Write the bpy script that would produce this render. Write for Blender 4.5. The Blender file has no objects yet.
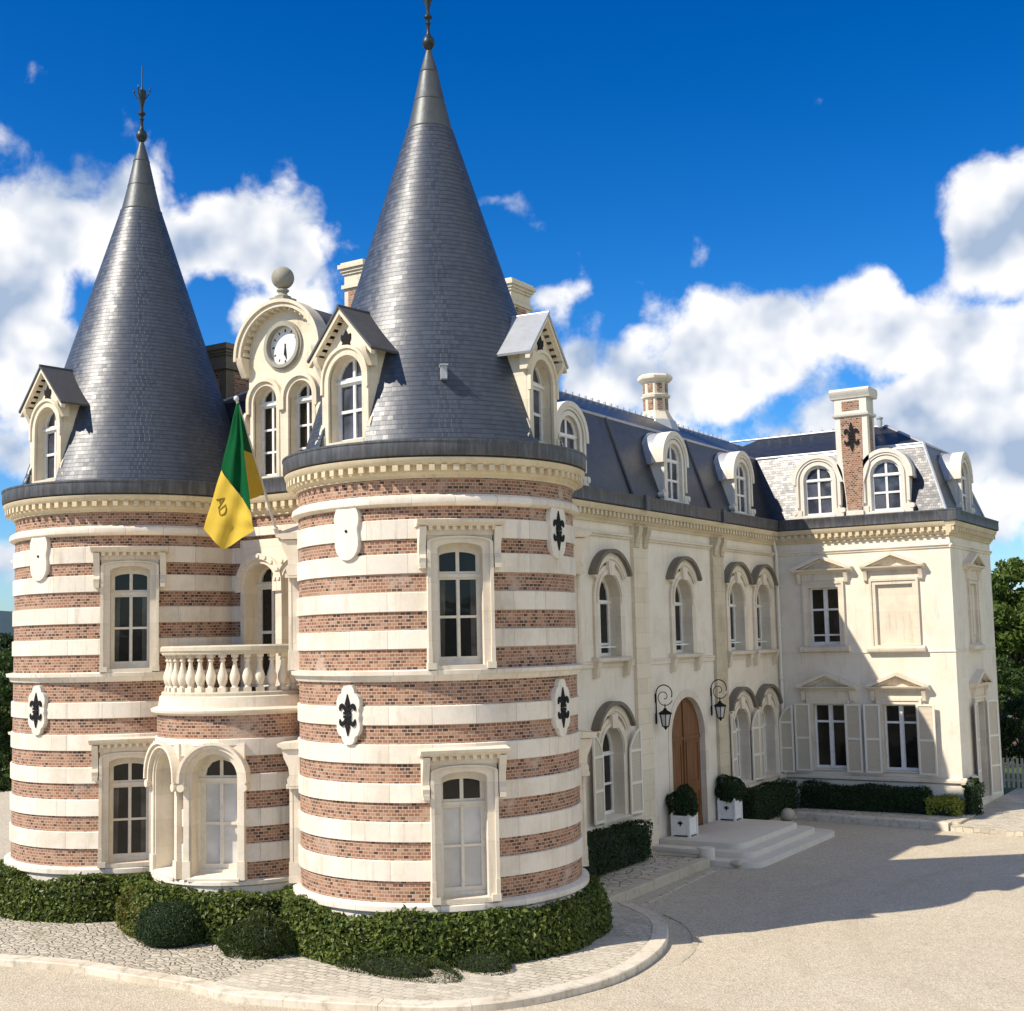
import bpy, bmesh, math, random
import numpy as np
from math import pi, sin, cos, radians, sqrt
from mathutils import Vector, Matrix
from mathutils.geometry import tessellate_polygon

random.seed(7)
RNG = np.random.default_rng(7)
SC = bpy.context.scene
COL = SC.collection

# ------------------------------------------------------------------ camera
cam_d = bpy.data.cameras.new('camera')
cam = bpy.data.objects.new('camera', cam_d)
COL.objects.link(cam)
FW = Vector((-0.5267151, 0.84470239, 0.09512662))
RT = Vector((0.84719703, 0.53080281, -0.0224851))
UP = Vector((0.0694867, -0.06874775, 0.99521121))
mw = Matrix((RT, UP, -FW)).transposed().to_4x4()
mw.translation = Vector((16.37976877, -43.26704514, 5.77995984))
cam.matrix_world = mw
cam_d.sensor_width = 36.0
cam_d.sensor_fit = 'HORIZONTAL'
cam_d.lens = 1288.599 / 1024 * 36
cam_d.shift_x = -(518.129 - 512) / 1024
cam_d.shift_y = (516.204 - 505.5) / 1024
cam_d.clip_end = 20000
SC.camera = cam

# ------------------------------------------------------------------ sun, sky, exposure
SUN_DIR = Vector((-0.55, -0.86, 1.0)).normalized()          # towards the sun
sun_d = bpy.data.lights.new('sun', 'SUN')
sun_d.energy = 5.0
sun_d.angle = radians(0.5)
sun_d.color = (1.0, 0.91, 0.77)
sun = bpy.data.objects.new('sun', sun_d)
COL.objects.link(sun)
sun.rotation_euler = SUN_DIR.to_track_quat('Z', 'Y').to_euler()
sun.location = (-20, -40, 40)
SC.view_settings.view_transform = 'Standard'
SC.view_settings.look = 'None'
SC.view_settings.exposure = 0.28
SC.view_settings.gamma = 1.0

world = bpy.data.worlds.new('World')
SC.world = world
world.use_nodes = True


class NT:
    """small helper to write node trees"""
    def __init__(s, tree):
        s.t = tree
        s.n = tree.nodes
        s.l = tree.links

    def new(s, typ, **kw):
        n = s.n.new(typ)
        for k, v in kw.items():
            setattr(n, k, v)
        return n

    def put(s, sock, val):
        if isinstance(val, bpy.types.NodeSocket):
            s.l.new(val, sock)
        elif val is not None:
            try:
                sock.default_value = val
            except Exception:
                sock.default_value = (val[0], val[1], val[2], 1.0)

    def math(s, op, a, b=None, c=None, clamp=False):
        n = s.new('ShaderNodeMath', operation=op, use_clamp=clamp)
        s.put(n.inputs[0], a)
        if b is not None: s.put(n.inputs[1], b)
        if c is not None: s.put(n.inputs[2], c)
        return n.outputs[0]

    def vmath(s, op, a, b=None, scale=None):
        n = s.new('ShaderNodeVectorMath', operation=op)
        s.put(n.inputs[0], a)
        if b is not None: s.put(n.inputs[1], b)
        if scale is not None: s.put(n.inputs['Scale'], scale)
        return n.outputs[0]

    def mix(s, f, a, b, blend='MIX'):
        n = s.new('ShaderNodeMix', data_type='RGBA', blend_type=blend)
        s.put(n.inputs[0], f)
        s.put(n.inputs[6], a if isinstance(a, bpy.types.NodeSocket) else (*a[:3], 1))
        s.put(n.inputs[7], b if isinstance(b, bpy.types.NodeSocket) else (*b[:3], 1))
        return n.outputs[2]

    def noise(s, vec, scale, detail=4, rough=0.55, out=0, dist=0.0):
        n = s.new('ShaderNodeTexNoise')
        s.put(n.inputs['Vector'], vec)
        n.inputs['Scale'].default_value = scale
        n.inputs['Detail'].default_value = detail
        n.inputs['Roughness'].default_value = rough
        n.inputs['Distortion'].default_value = dist
        return n.outputs[out]

    def ramp(s, fac, stops):
        n = s.new('ShaderNodeValToRGB')
        s.put(n.inputs[0], fac)
        e = n.color_ramp.elements
        while len(e) < len(stops): e.new(0.5)
        for i, (p, c) in enumerate(stops):
            e[i].position = p
            e[i].color = (c, c, c, 1) if isinstance(c, (int, float)) else (*c[:3], 1)
        return n.outputs[0]

    def smooth(s, v, lo, hi, a=0.0, b=1.0):
        n = s.new('ShaderNodeMapRange', interpolation_type='SMOOTHSTEP')
        s.put(n.inputs['Value'], v)
        n.inputs['From Min'].default_value = lo
        n.inputs['From Max'].default_value = hi
        n.inputs['To Min'].default_value = a
        n.inputs['To Max'].default_value = b
        return n.outputs[0]


def build_world():
    w = NT(world.node_tree)
    for n in list(w.n): w.n.remove(n)
    out = w.new('ShaderNodeOutputWorld')
    bg = w.new('ShaderNodeBackground')
    sky = w.new('ShaderNodeTexSky', sky_type='NISHITA')
    sky.sun_disc = False
    sky.sun_elevation = math.asin(SUN_DIR.z)
    sky.sun_rotation = math.atan2(SUN_DIR.x, SUN_DIR.y)
    sky.altitude = 400
    sky.air_density = 1.0
    sky.dust_density = 0.7
    sky.ozone_density = 4.0
    gm = w.new('ShaderNodeGamma')
    w.put(gm.inputs[0], sky.outputs[0])
    gm.inputs[1].default_value = 1.0
    hs = w.new('ShaderNodeHueSaturation')
    hs.inputs['Hue'].default_value = 0.5
    hs.inputs['Saturation'].default_value = 1.42
    hs.inputs['Value'].default_value = 1.0
    w.put(hs.inputs['Color'], gm.outputs[0])
    base = w.mix(1.0, hs.outputs[0], (0.55, 0.86, 1.18), 'MULTIPLY')
    lowsky = w.new('ShaderNodeSeparateXYZ')
    tc0 = w.new('ShaderNodeTexCoord')
    w.put(lowsky.inputs[0], tc0.outputs['Generated'])
    base = w.mix(w.smooth(lowsky.outputs[2], 0.14, 0.50, 0.85, 0.0), base, w.mix(1.0, base, (1.9, 1.45, 1.25), 'MULTIPLY'))
    # clouds: soft banks at fixed directions, broken up with noise
    tc = w.new('ShaderNodeTexCoord')
    d = tc.outputs['Generated']
    sep = w.new('ShaderNodeSeparateXYZ')
    w.put(sep.inputs[0], d)
    az = w.math('ARCTAN2', sep.outputs[0], sep.outputs[1])
    el = w.math('ARCSINE', sep.outputs[2])
    BANKS = [
        (-0.945, 0.290, 0.075, 0.064, 1.0), (-0.8628, 0.297, 0.060, 0.052, 1.0), (-0.7807, 0.302, 0.060, 0.040, 1.0),
        (-0.7230, 0.303, 0.036, 0.030, 0.95), (-0.9256, 0.185, 0.080, 0.070, 0.95), (-0.7480, 0.262, 0.050, 0.024, .85),
        (-0.3813, 0.2201, 0.0776, 0.0427, 1.0), (-0.2906, 0.2286, 0.0505, 0.0373, 1.0), (-0.4594, 0.2013, 0.0699, 0.0326, .9),
        (-0.1850, 0.2900, 0.042, 0.046, 1.05), (-0.1858, 0.1864, 0.0776, 0.0543, 1.0), (-0.2651, 0.1526, 0.1087, 0.0466, 1.05),
        (-0.4766, 0.1521, 0.0699, 0.0388, 1.0), (-0.5663, 0.3361, 0.0202, 0.0101, .40), (-0.5204, 0.2666, 0.0543, 0.0101, .42),
        (-0.2086, 0.0864, 0.0621, 0.0388, .85), (-1.12, 0.25, 0.10, 0.09, 1.0), (-0.03, 0.20, 0.09, 0.08, 1.0),
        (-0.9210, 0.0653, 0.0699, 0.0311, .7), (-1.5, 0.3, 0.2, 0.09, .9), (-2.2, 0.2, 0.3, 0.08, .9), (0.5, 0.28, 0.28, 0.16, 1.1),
        (1.0, 0.45, 0.45, 0.25, 1.2), (1.6, 0.40, 0.45, 0.30, 1.25), (2.2, 0.42, 0.40, 0.28, 1.2), (1.5, 0.85, 0.9, 0.22, 1.0), (3.0, 0.2, 0.3, 0.08, .8), (-2.9, 0.25, 0.2, 0.1, .8)]  # wide banks right of view: unseen, added to brighten the shaded entrance wall
    tot = None
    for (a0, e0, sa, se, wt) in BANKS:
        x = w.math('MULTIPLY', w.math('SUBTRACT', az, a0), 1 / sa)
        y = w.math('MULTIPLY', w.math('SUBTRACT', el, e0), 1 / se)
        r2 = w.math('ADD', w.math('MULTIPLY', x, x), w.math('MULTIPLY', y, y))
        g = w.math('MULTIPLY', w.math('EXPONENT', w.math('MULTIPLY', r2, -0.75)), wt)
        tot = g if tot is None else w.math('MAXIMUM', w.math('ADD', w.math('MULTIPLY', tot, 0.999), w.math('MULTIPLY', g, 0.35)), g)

    def fbm(vec):
        a = w.noise(vec, 14.0, 11, 0.57, dist=0.18)
        return a
    n0 = fbm(d)
    vo = w.new('ShaderNodeTexVoronoi', feature='F1')
    w.put(vo.inputs['Vector'], w.vmath('ADD', d, w.vmath('SCALE', w.vmath('SUBTRACT', w.noise(d, 22.0, 4, .6, out=1), (.5, .5, .5)), scale=.035)))
    vo.inputs['Scale'].default_value = 26.0
    puff = w.math('MULTIPLY', w.math('SUBTRACT', 0.58, vo.outputs['Distance']), 0.50)
    GAPS = [(-0.8823, 0.2600, 0.030, 0.022, .55), (-0.7878, 0.2672, 0.026, 0.016, .55), (-0.2450, 0.268, 0.016, 0.020, .45)]
    for (a0, e0, sa, se, wt) in GAPS:
        x = w.math('MULTIPLY', w.math('SUBTRACT', az, a0), 1 / sa)
        y = w.math('MULTIPLY', w.math('SUBTRACT', el, e0), 1 / se)
        r2 = w.math('ADD', w.math('MULTIPLY', x, x), w.math('MULTIPLY', y, y))
        tot = w.math('SUBTRACT', tot, w.math('MULTIPLY', w.math('EXPONENT', w.math('MULTIPLY', r2, -0.75)), wt))
    toward = SUN_DIR * 0.012 + Vector((0, 0, 0.020))
    s0 = w.noise(d, 13.0, 3.5, 0.5)
    n1 = w.noise(w.vmath('ADD', d, tuple(toward)), 13.0, 3.5, 0.5)
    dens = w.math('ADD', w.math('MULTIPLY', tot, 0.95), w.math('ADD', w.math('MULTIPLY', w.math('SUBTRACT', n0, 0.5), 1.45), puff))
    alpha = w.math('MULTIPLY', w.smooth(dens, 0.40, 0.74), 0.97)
    rel = w.math('ADD', w.math('SUBTRACT', s0, n1), w.math('MULTIPLY', w.math('SUBTRACT', n0, 0.5), 0.25))                       # lit edge towards sun and top
    lit = w.math('ADD', w.math('MULTIPLY', rel, 4.0), 0.62)
    thick = w.smooth(dens, 0.6, 1.6, 0.12, -0.16)
    lit = w.math('ADD', lit, thick, clamp=True)
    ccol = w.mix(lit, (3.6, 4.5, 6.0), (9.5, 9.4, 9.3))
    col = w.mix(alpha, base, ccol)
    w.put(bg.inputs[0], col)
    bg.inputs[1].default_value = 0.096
    w.l.new(bg.outputs[0], out.inputs[0])


build_world()

# ------------------------------------------------------------------ materials
MATS = {}


def mat(name):
    m = bpy.data.materials.new(name)
    m.use_nodes = True
    t = NT(m.node_tree)
    b = t.n['Principled BSDF']
    MATS[name] = m
    return m, t, b


def uvvec(t):
    return t.new('ShaderNodeTexCoord').outputs['UV']


def objvec(t):
    return t.new('ShaderNodeTexCoord').outputs['Object']


def posvec(t):
    return t.new('ShaderNodeNewGeometry').outputs['Position']


def bump(t, b, h, strength=0.3, dist=0.02, normal=None):
    n = t.new('ShaderNodeBump')
    n.inputs['Strength'].default_value = strength
    n.inputs['Distance'].default_value = dist
    t.put(n.inputs['Height'], h)
    if normal is not None: t.put(n.inputs['Normal'], normal)
    t.put(b.inputs['Normal'], n.outputs[0])


def bricktex(t, vec, w, h, mortar, c1=(0, 0, 0), c2=(1, 1, 1), off=0.5, smooth=0.1, bias=0.0):
    n = t.new('ShaderNodeTexBrick')
    t.put(n.inputs['Vector'], vec)
    n.inputs['Color1'].default_value = (*c1, 1)
    n.inputs['Color2'].default_value = (*c2, 1)
    n.inputs['Mortar'].default_value = (.5, .5, .5, 1)
    n.inputs['Scale'].default_value = 1.0
    n.inputs['Mortar Size'].default_value = mortar
    n.inputs['Mortar Smooth'].default_value = smooth
    n.inputs['Bias'].default_value = bias
    n.inputs['Brick Width'].default_value = w
    n.inputs['Row Height'].default_value = h
    n.offset = off
    return n.outputs['Color'], n.outputs['Fac']


def stone_mat(name, base, joint=(0.9, 0.4), jdark=0.8, stain=0.25, rough=0.8, blockvar=0.06, moss=0.0, jsize=0.004):
    m, t, b = mat(name)
    uv = uvvec(t)
    pos = posvec(t)
    c, f = bricktex(t, uv, joint[0], joint[1], jsize, smooth=0.6)
    bw = t.new('ShaderNodeRGBToBW')
    t.put(bw.inputs[0], c)
    n1 = t.noise(pos, 1.3, 6, 0.6)
    n2 = t.noise(pos, 14.0, 4, 0.6)
    mp = t.new('ShaderNodeMapping')
    mp.inputs['Scale'].default_value = (7, 7, 0.7)
    t.put(mp.inputs[0], pos)
    n3 = t.noise(mp.outputs[0], 1.0, 5, 0.65)             # vertical streaks of old rain
    dark = tuple(x * y for x, y in zip(base, (0.66, 0.60, 0.50)))
    col = t.mix(t.math('MULTIPLY', t.smooth(n1, 0.42, 0.72), stain), base, dark)
    col = t.mix(t.math('MULTIPLY', t.smooth(n3, 0.53, 0.74), stain * 1.25), col, tuple(x * 0.55 for x in base))
    v = t.math('ADD', t.math('MULTIPLY', t.math('SUBTRACT', bw.outputs[0], 0.5), blockvar * 2),
               t.math('ADD', t.math('MULTIPLY', t.math('SUBTRACT', n2, 0.5), 0.18), 1.0))
    col = t.mix(1.0, col, v, 'MULTIPLY')
    col = t.mix(f, col, tuple(x * jdark for x in base))
    if moss > 0:
        col = t.mix(t.math('MULTIPLY', t.smooth(t.noise(pos, 3.1, 7, .7), .5, .7), moss), col, (0.13, 0.115, 0.06))
    t.put(b.inputs['Base Color'], col)
    b.inputs['Roughness'].default_value = rough
    b.inputs['Specular IOR Level'].default_value = 0.25
    h = t.math('ADD', t.math('MULTIPLY', n2, 0.5), t.math('MULTIPLY', f, -0.8))
    bump(t, b, h, 0.25, 0.012)
    return m


def make_materials():
    stone_mat('band_stone', (0.78, 0.705, 0.59), (0.85, 7.0), 0.5, 0.42, blockvar=0.09, jsize=0.006)
    stone_mat('trim_stone', (0.74, 0.655, 0.52), (3.0, 0.55), 0.80, 0.34, jsize=0.006)
    stone_mat('cornice_stone', (0.68, 0.575, 0.39), (0.8, 5.0), 0.85, 0.35)
    stone_mat('wall_render', (0.80, 0.725, 0.595), (1.25, 0.70), 0.93, 0.30, jsize=0.005, blockvar=0.025)
    stone_mat('quoin_stone', (0.75, 0.655, 0.49), (3.0, 0.42), 0.7, 0.22, jsize=0.007)
    stone_mat('stained_stone', (0.60, 0.52, 0.37), (3.0, 0.42), 0.72, 0.6, jsize=0.007)
    stone_mat('dormer_stone', (0.74, 0.655, 0.50), (2.0, 0.5), 0.85, 0.38)
    stone_mat('pale_stone', (0.76, 0.71, 0.61), (2.0, 3.0), 0.85, 0.25)
    stone_mat('weathered_stone', (0.55, 0.49, 0.37), (2.0, 0.6), 0.8, 0.5, moss=0.25)
    stone_mat('kerb_stone', (0.68, 0.61, 0.49), (50, 50), 1.0, 0.5, moss=0.5, jsize=0.008)
    stone_mat('ball_stone', (0.36, 0.34, 0.28), (9, 9), 1.0, 0.5)
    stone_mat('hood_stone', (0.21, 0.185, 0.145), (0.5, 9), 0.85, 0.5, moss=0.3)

    # brick
    m, t, b = mat('brick')
    uv = uvvec(t)
    pos = posvec(t)
    c, f = bricktex(t, uv, 0.112, 0.0655, 0.0088, smooth=0.25)
    bw = t.new('ShaderNodeRGBToBW'); t.put(bw.inputs[0], c)
    n = t.noise(pos, 2.0, 6, 0.6)
    r = t.new('ShaderNodeValToRGB')
    t.put(r.inputs[0], bw.outputs[0])
    stops = [(0.0, (0.065, 0.034, 0.023)), (0.15, (0.11, 0.05, 0.03)), (0.24, (0.22, 0.095, 0.05)), (0.5, (0.305, 0.138, 0.073)),
             (0.78, (0.36, 0.18, 0.103)), (1.0, (0.44, 0.26, 0.165))]
    e = r.color_ramp.elements
    while len(e) < len(stops): e.new(0.5)
    for i, (p, cl) in enumerate(stops):
        e[i].position = p; e[i].color = (*cl, 1)
    col = t.mix(t.math('MULTIPLY', t.smooth(n, .45, .75), 0.45), r.outputs[0], (0.17, 0.09, 0.06))
    bloom = t.smooth(t.noise(pos, 0.9, 6, 0.65, dist=.4), 0.56, 0.72)      # chalky lime bloom
    col = t.mix(t.math('MULTIPLY', bloom, 0.5), col, (0.68, 0.56, 0.46))
    col = t.mix(f, col, (0.46, 0.35, 0.26))
    col = t.mix(1.0, col, t.math('ADD', t.math('MULTIPLY', t.noise(pos, 40, 3), .5), .75), 'MULTIPLY')
    t.put(b.inputs['Base Color'], col)
    b.inputs['Roughness'].default_value = 0.85
    bump(t, b, t.math('ADD', t.math('MULTIPLY', f, -1.0), t.math('MULTIPLY', t.noise(pos, 60, 3), .3)), 0.6, 0.012)

    # slate (small tiles; each tile tilted a little so the glare sparkles)
    def slate(name, w, h, tint, rough, var):
        m, t, b = mat(name)
        uv = uvvec(t)
        sx = t.new('ShaderNodeSeparateXYZ'); t.put(sx.inputs[0], uv)
        row = t.math('FLOOR', t.math('DIVIDE', sx.outputs[1], h))
        u = t.math('ADD', t.math('DIVIDE', sx.outputs[0], w), t.math('MULTIPLY', row, 0.5))
        cx = t.new('ShaderNodeCombineXYZ')
        t.put(cx.inputs[0], t.math('FLOOR', u)); t.put(cx.inputs[1], row)
        wn = t.new('ShaderNodeTexWhiteNoise', noise_dimensions='2D')
        t.put(wn.inputs['Vector'], cx.outputs[0])
        fu = t.math('FRACT', u)
        fv = t.math('FRACT', t.math('DIVIDE', sx.outputs[1], h))
        gap = t.math('MAXIMUM', t.math('LESS_THAN', fu, 0.05), t.math('LESS_THAN', fv, 0.09))
        pos = posvec(t)
        big = t.noise(pos, 0.8, 5, .6)
        v = t.math('ADD', t.math('MULTIPLY', wn.outputs['Value'], 0.45), t.math('ADD', 0.55, t.math('MULTIPLY', big, 0.4)))
        col = t.mix(1.0, tint, v, 'MULTIPLY')
        col = t.mix(t.math('MULTIPLY', t.smooth(t.noise(pos, 5, 6, .7), .56, .75), .25), col, (0.17, 0.16, 0.13))
        col = t.mix(t.math('MULTIPLY', gap, 0.38), col, (0.012, 0.012, 0.015))
        t.put(b.inputs['Base Color'], col)
        rr = t.math('ADD', t.math('MULTIPLY', t.math('SUBTRACT', wn.outputs['Value'], .5), 0.07), rough)
        t.put(b.inputs['Roughness'], rr)
        b.inputs['Specular IOR Level'].default_value = 0.5
        b.inputs['IOR'].default_value = 1.58
        geo = t.new('ShaderNodeNewGeometry')
        j = t.vmath('SCALE', t.vmath('SUBTRACT', wn.outputs['Color'], (.5, .5, .5)), scale=var)
        nn = t.vmath('NORMALIZE', t.vmath('ADD', geo.outputs['Normal'], j))
        bump(t, b, t.math('ADD', t.math('MULTIPLY', gap, -1), t.math('MULTIPLY', t.noise(pos, 30, 3), .35)), 0.4, 0.01, nn)
    slate('cone_slate', 0.12, 1.0, (0.040, 0.052, 0.074), 0.44, 0.065)
    slate('mansard_slate', 0.13, 0.10, (0.024, 0.028, 0.037), 0.40, 0.05)

    # zinc / lead
    m, t, b = mat('lead')
    pos = posvec(t)
    n = t.noise(pos, 3, 6, .65)
    t.put(b.inputs['Base Color'], t.mix(n, (0.30, 0.32, 0.34), (0.55, 0.56, 0.57)))
    b.inputs['Metallic'].default_value = 0.25
    b.inputs['Roughness'].default_value = 0.42
    bump(t, b, t.noise(pos, 9, 4), .25, .02)

    m, t, b = mat('old_lead')
    pos = posvec(t)
    t.put(b.inputs['Base Color'], t.mix(t.noise(pos, 3, 6, .65), (0.045, 0.052, 0.055), (0.115, 0.125, 0.125)))
    b.inputs['Metallic'].default_value = 0.3
    b.inputs['Roughness'].default_value = 0.48
    bump(t, b, t.noise(pos, 9, 4), .25, .02)

    m, t, b = mat('zinc_gutter')
    uv = uvvec(t); pos = posvec(t)
    c, f = bricktex(t, uv, 0.115, 4.0, 0.008, off=0.0, smooth=.5)
    mp = t.new('ShaderNodeMapping'); mp.inputs['Scale'].default_value = (9, 9, 1.2); t.put(mp.inputs[0], pos)
    n = t.noise(mp.outputs[0], 1.0, 5, .7)
    col = t.mix(t.smooth(n, .35, .7), (0.065, 0.07, 0.08), (0.14, 0.145, 0.155))
    col = t.mix(t.math('MULTIPLY', t.smooth(t.noise(pos, 2.1, 6, .7), .5, .66), .45), col, (0.09, 0.065, 0.045))
    t.put(b.inputs['Base Color'], t.mix(t.math('MULTIPLY', f, .55), col, (0.05, 0.05, 0.055)))
    b.inputs['Roughness'].default_value = 0.55
    b.inputs['Metallic'].default_value = 0.2
    bump(t, b, f, -.5, .02)

    m, t, b = mat('dark_lead')
    pos = posvec(t)
    t.put(b.inputs['Base Color'], t.mix(t.noise(pos, 4, 5, .6), (0.05, 0.05, 0.055), (0.11, 0.105, 0.10)))
    b.inputs['Roughness'].default_value = 0.55

    m, t, b = mat('finial_iron')
    b.inputs['Base Color'].default_value = (0.02, 0.03, 0.03, 1)
    b.inputs['Roughness'].default_value = 0.45
    b.inputs['Metallic'].default_value = 0.3

    m, t, b = mat('white_paint')
    pos = posvec(t)
    t.put(b.inputs['Base Color'], t.mix(t.smooth(t.noise(pos, 8, 5, .6), .4, .8), (0.80, 0.79, 0.75), (0.66, 0.64, 0.58)))
    b.inputs['Roughness'].default_value = 0.45

    m, t, b = mat('cream_paint')
    pos = posvec(t)
    t.put(b.inputs['Base Color'], t.mix(t.smooth(t.noise(pos, 8, 5, .6), .4, .8), (0.74, 0.68, 0.56), (0.62, 0.56, 0.44)))
    b.inputs['Roughness'].default_value = 0.5

    m, t, b = mat('shutter_panel')
    pos = posvec(t)
    mp = t.new('ShaderNodeMapping'); mp.inputs['Scale'].default_value = (1, 1, 1); t.put(mp.inputs[0], pos)
    wv = t.new('ShaderNodeTexWave', bands_direction='Z'); t.put(wv.inputs[0], pos)
    wv.inputs['Scale'].default_value = 8.0; wv.inputs['Distortion'].default_value = 0.0
    t.put(b.inputs['Base Color'], t.mix(t.noise(pos, 5, 5, .6), (0.55, 0.475, 0.35), (0.62, 0.54, 0.405)))
    b.inputs['Roughness'].default_value = 0.5
    bump(t, b, wv.outputs['Fac'], .5, .015)

    m, t, b = mat('shutter_frame')
    b.inputs['Base Color'].default_value = (0.80, 0.75, 0.63, 1)
    b.inputs['Roughness'].default_value = 0.5

    def glass(name, col, rough, col2=None):
        m, t, b = mat(name)
        pos = posvec(t)
        t.put(b.inputs['Base Color'], t.mix(t.smooth(t.noise(pos, 1.7, 3, .5), .35, .65), col, col2 or col))
        b.inputs['Roughness'].default_value = rough
        b.inputs['Specular IOR Level'].default_value = 0.35
        bump(t, b, t.noise(pos, 2.2, 2, .5), .06, .05)
    glass('window_glass', (0.012, 0.012, 0.011), 0.04, (0.022, 0.019, 0.014))
    glass('dormer_glass', (0.035, 0.04, 0.055), 0.05, (0.10, 0.11, 0.14))
    glass('dim_glass', (0.05, 0.047, 0.04), 0.06, (0.12, 0.112, 0.095))
    glass('curtain_glass', (0.50, 0.49, 0.46), 0.12, (0.64, 0.63, 0.60))

    m, t, b = mat('oak_door')
    pos = objvec(t)
    mp = t.new('ShaderNodeMapping'); mp.inputs['Scale'].default_value = (12, 12, 0.9); t.put(mp.inputs[0], posvec(t))
    n = t.noise(mp.outputs[0], 1.4, 6, .6, dist=.6)
    c, f = bricktex(t, uvvec(t), 0.18, 9.0, 0.006, off=0.0)
    col = t.ramp(n, [(0.3, (0.12, 0.045, 0.013)), (0.55, (0.205, 0.085, 0.024)), (0.8, (0.26, 0.115, 0.036))])
    t.put(b.inputs['Base Color'], t.mix(f, col, (0.05, 0.02, 0.01)))
    b.inputs['Roughness'].default_value = 0.5
    bump(t, b, t.math('SUBTRACT', n, f), .3, .01)

    m, t, b = mat('black_iron')
    b.inputs['Base Color'].default_value = (0.010, 0.009, 0.009, 1)
    b.inputs['Roughness'].default_value = 0.65
    b.inputs['Specular IOR Level'].default_value = 0.2
    m, t, b = mat('lamp_glass')
    b.inputs['Base Color'].default_value = (0.62, 0.62, 0.60, 1)
    b.inputs['Roughness'].default_value = 0.15
    m, t, b = mat('clock_white')
    b.inputs['Base Color'].default_value = (0.80, 0.78, 0.73, 1)
    b.inputs['Roughness'].default_value = 0.3
    m, t, b = mat('pole_white')
    b.inputs['Base Color'].default_value = (0.70, 0.68, 0.64, 1)
    b.inputs['Roughness'].default_value = 0.4
    for nm, c in (('flag_green', (0.002, 0.085, 0.024)), ('flag_yellow', (0.60, 0.42, 0.055)), ('flag_print', (0.22, 0.13, 0.02))):
        m, t, b = mat(nm)
        pos = posvec(t)
        t.put(b.inputs['Base Color'], t.mix(t.noise(pos, 6, 4), c, tuple(x * .82 for x in c)))
        b.inputs['Roughness'].default_value = 0.5
        b.inputs['Sheen Weight'].default_value = 0.0
        b.inputs['Specular IOR Level'].default_value = 0.1
        b.inputs['Roughness'].default_value = 0.8

    # ground
    GROUND = -0.33
    m, t, b = mat('gravel')
    pos = posvec(t)
    vo = t.new('ShaderNodeTexVoronoi'); t.put(vo.inputs['Vector'], pos); vo.inputs['Scale'].default_value = 24.0
    vo2 = t.new('ShaderNodeTexVoronoi'); t.put(vo2.inputs['Vector'], pos); vo2.inputs['Scale'].default_value = 60.0
    bw = t.new('ShaderNodeRGBToBW'); t.put(bw.inputs[0], vo.outputs['Color'])
    big = t.noise(pos, 0.28, 7, .66, dist=.6)
    mid = t.noise(pos, 2.6, 5, .6)
    col = t.mix(big, (0.47, 0.405, 0.30), (0.64, 0.565, 0.435))
    col = t.mix(1.0, col, t.math('ADD', t.math('MULTIPLY', bw.outputs[0], 0.42), 0.76), 'MULTIPLY')
    col = t.mix(t.math('MULTIPLY', t.smooth(mid, .5, .78), .38), col, (0.40, 0.31, 0.20))
    for cx_, cy_, rad in ((17.5, -13.0, 10.2), (17.5, -13.0, 11.7), (9.0, -44.0, 19.0), (9.0, -44.0, 20.5)):
        ln = t.new('ShaderNodeVectorMath', operation='LENGTH')
        t.put(ln.inputs[0], t.vmath('SUBTRACT', pos, (cx_, cy_, GROUND)))
        dd = t.math('ABSOLUTE', t.math('SUBTRACT', ln.outputs['Value'], t.math('ADD', rad, t.math('MULTIPLY', t.noise(pos, .4, 3), .5))))
        tr = t.math('MULTIPLY', t.smooth(dd, .05, .30, 1, 0), t.smooth(t.noise(pos, .7, 5, .65), .38, .62))
        col = t.mix(t.math('MULTIPLY', tr, .22), col, (0.33, 0.275, 0.20))
    spk = t.new('ShaderNodeTexVoronoi'); t.put(spk.inputs['Vector'], pos); spk.inputs['Scale'].default_value = 5.5
    rgs = t.new('ShaderNodeRGBToBW'); t.put(rgs.inputs[0], spk.outputs['Color'])
    sp = t.math('MULTIPLY', t.math('LESS_THAN', spk.outputs['Distance'], .14), t.math('GREATER_THAN', rgs.outputs[0], .62))
    col = t.mix(t.math('MULTIPLY', sp, .55), col, (0.26, 0.215, 0.15))
    t.put(b.inputs['Base Color'], col)
    b.inputs['Roughness'].default_value = 0.95
    b.inputs['Specular IOR Level'].default_value = 0.1
    bump(t, b, t.math('ADD', vo.outputs['Distance'], t.math('MULTIPLY', vo2.outputs['Distance'], .5)), .55, .03)

    m, t, b = mat('paving')
    uv = uvvec(t); pos = posvec(t)
    c, f = bricktex(t, t.vmath('ADD', uv, t.vmath('SCALE', t.vmath('SUBTRACT', t.noise(pos, 3, 3, .5, out=1), (.5, .5, .5)), scale=.22)), 0.25, 0.16, 0.016, smooth=.6)
    bw = t.new('ShaderNodeRGBToBW'); t.put(bw.inputs[0], c)
    col = t.mix(bw.outputs[0], (0.42, 0.375, 0.29), (0.60, 0.54, 0.425))
    col = t.mix(t.smooth(t.noise(pos, 1.2, 5, .6), .45, .75), col, (0.58, 0.52, 0.42))
    col = t.mix(t.math('MULTIPLY', f, t.math('ADD', .15, t.math('MULTIPLY', t.smooth(t.noise(pos, .55, 4, .6), .42, .62), .75))), col, (0.20, 0.165, 0.11))
    t.put(b.inputs['Base Color'], col)
    b.inputs['Roughness'].default_value = 0.9
    bump(t, b, t.math('ADD', t.math('MULTIPLY', f, -1), t.math('MULTIPLY', t.noise(pos, 18, 4), .7)), .5, .03)

    m, t, b = mat('rubble_paving')
    pos = posvec(t)
    vo = t.new('ShaderNodeTexVoronoi', feature='DISTANCE_TO_EDGE'); t.put(vo.inputs['Vector'], pos); vo.inputs['Scale'].default_value = 3.4
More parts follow.
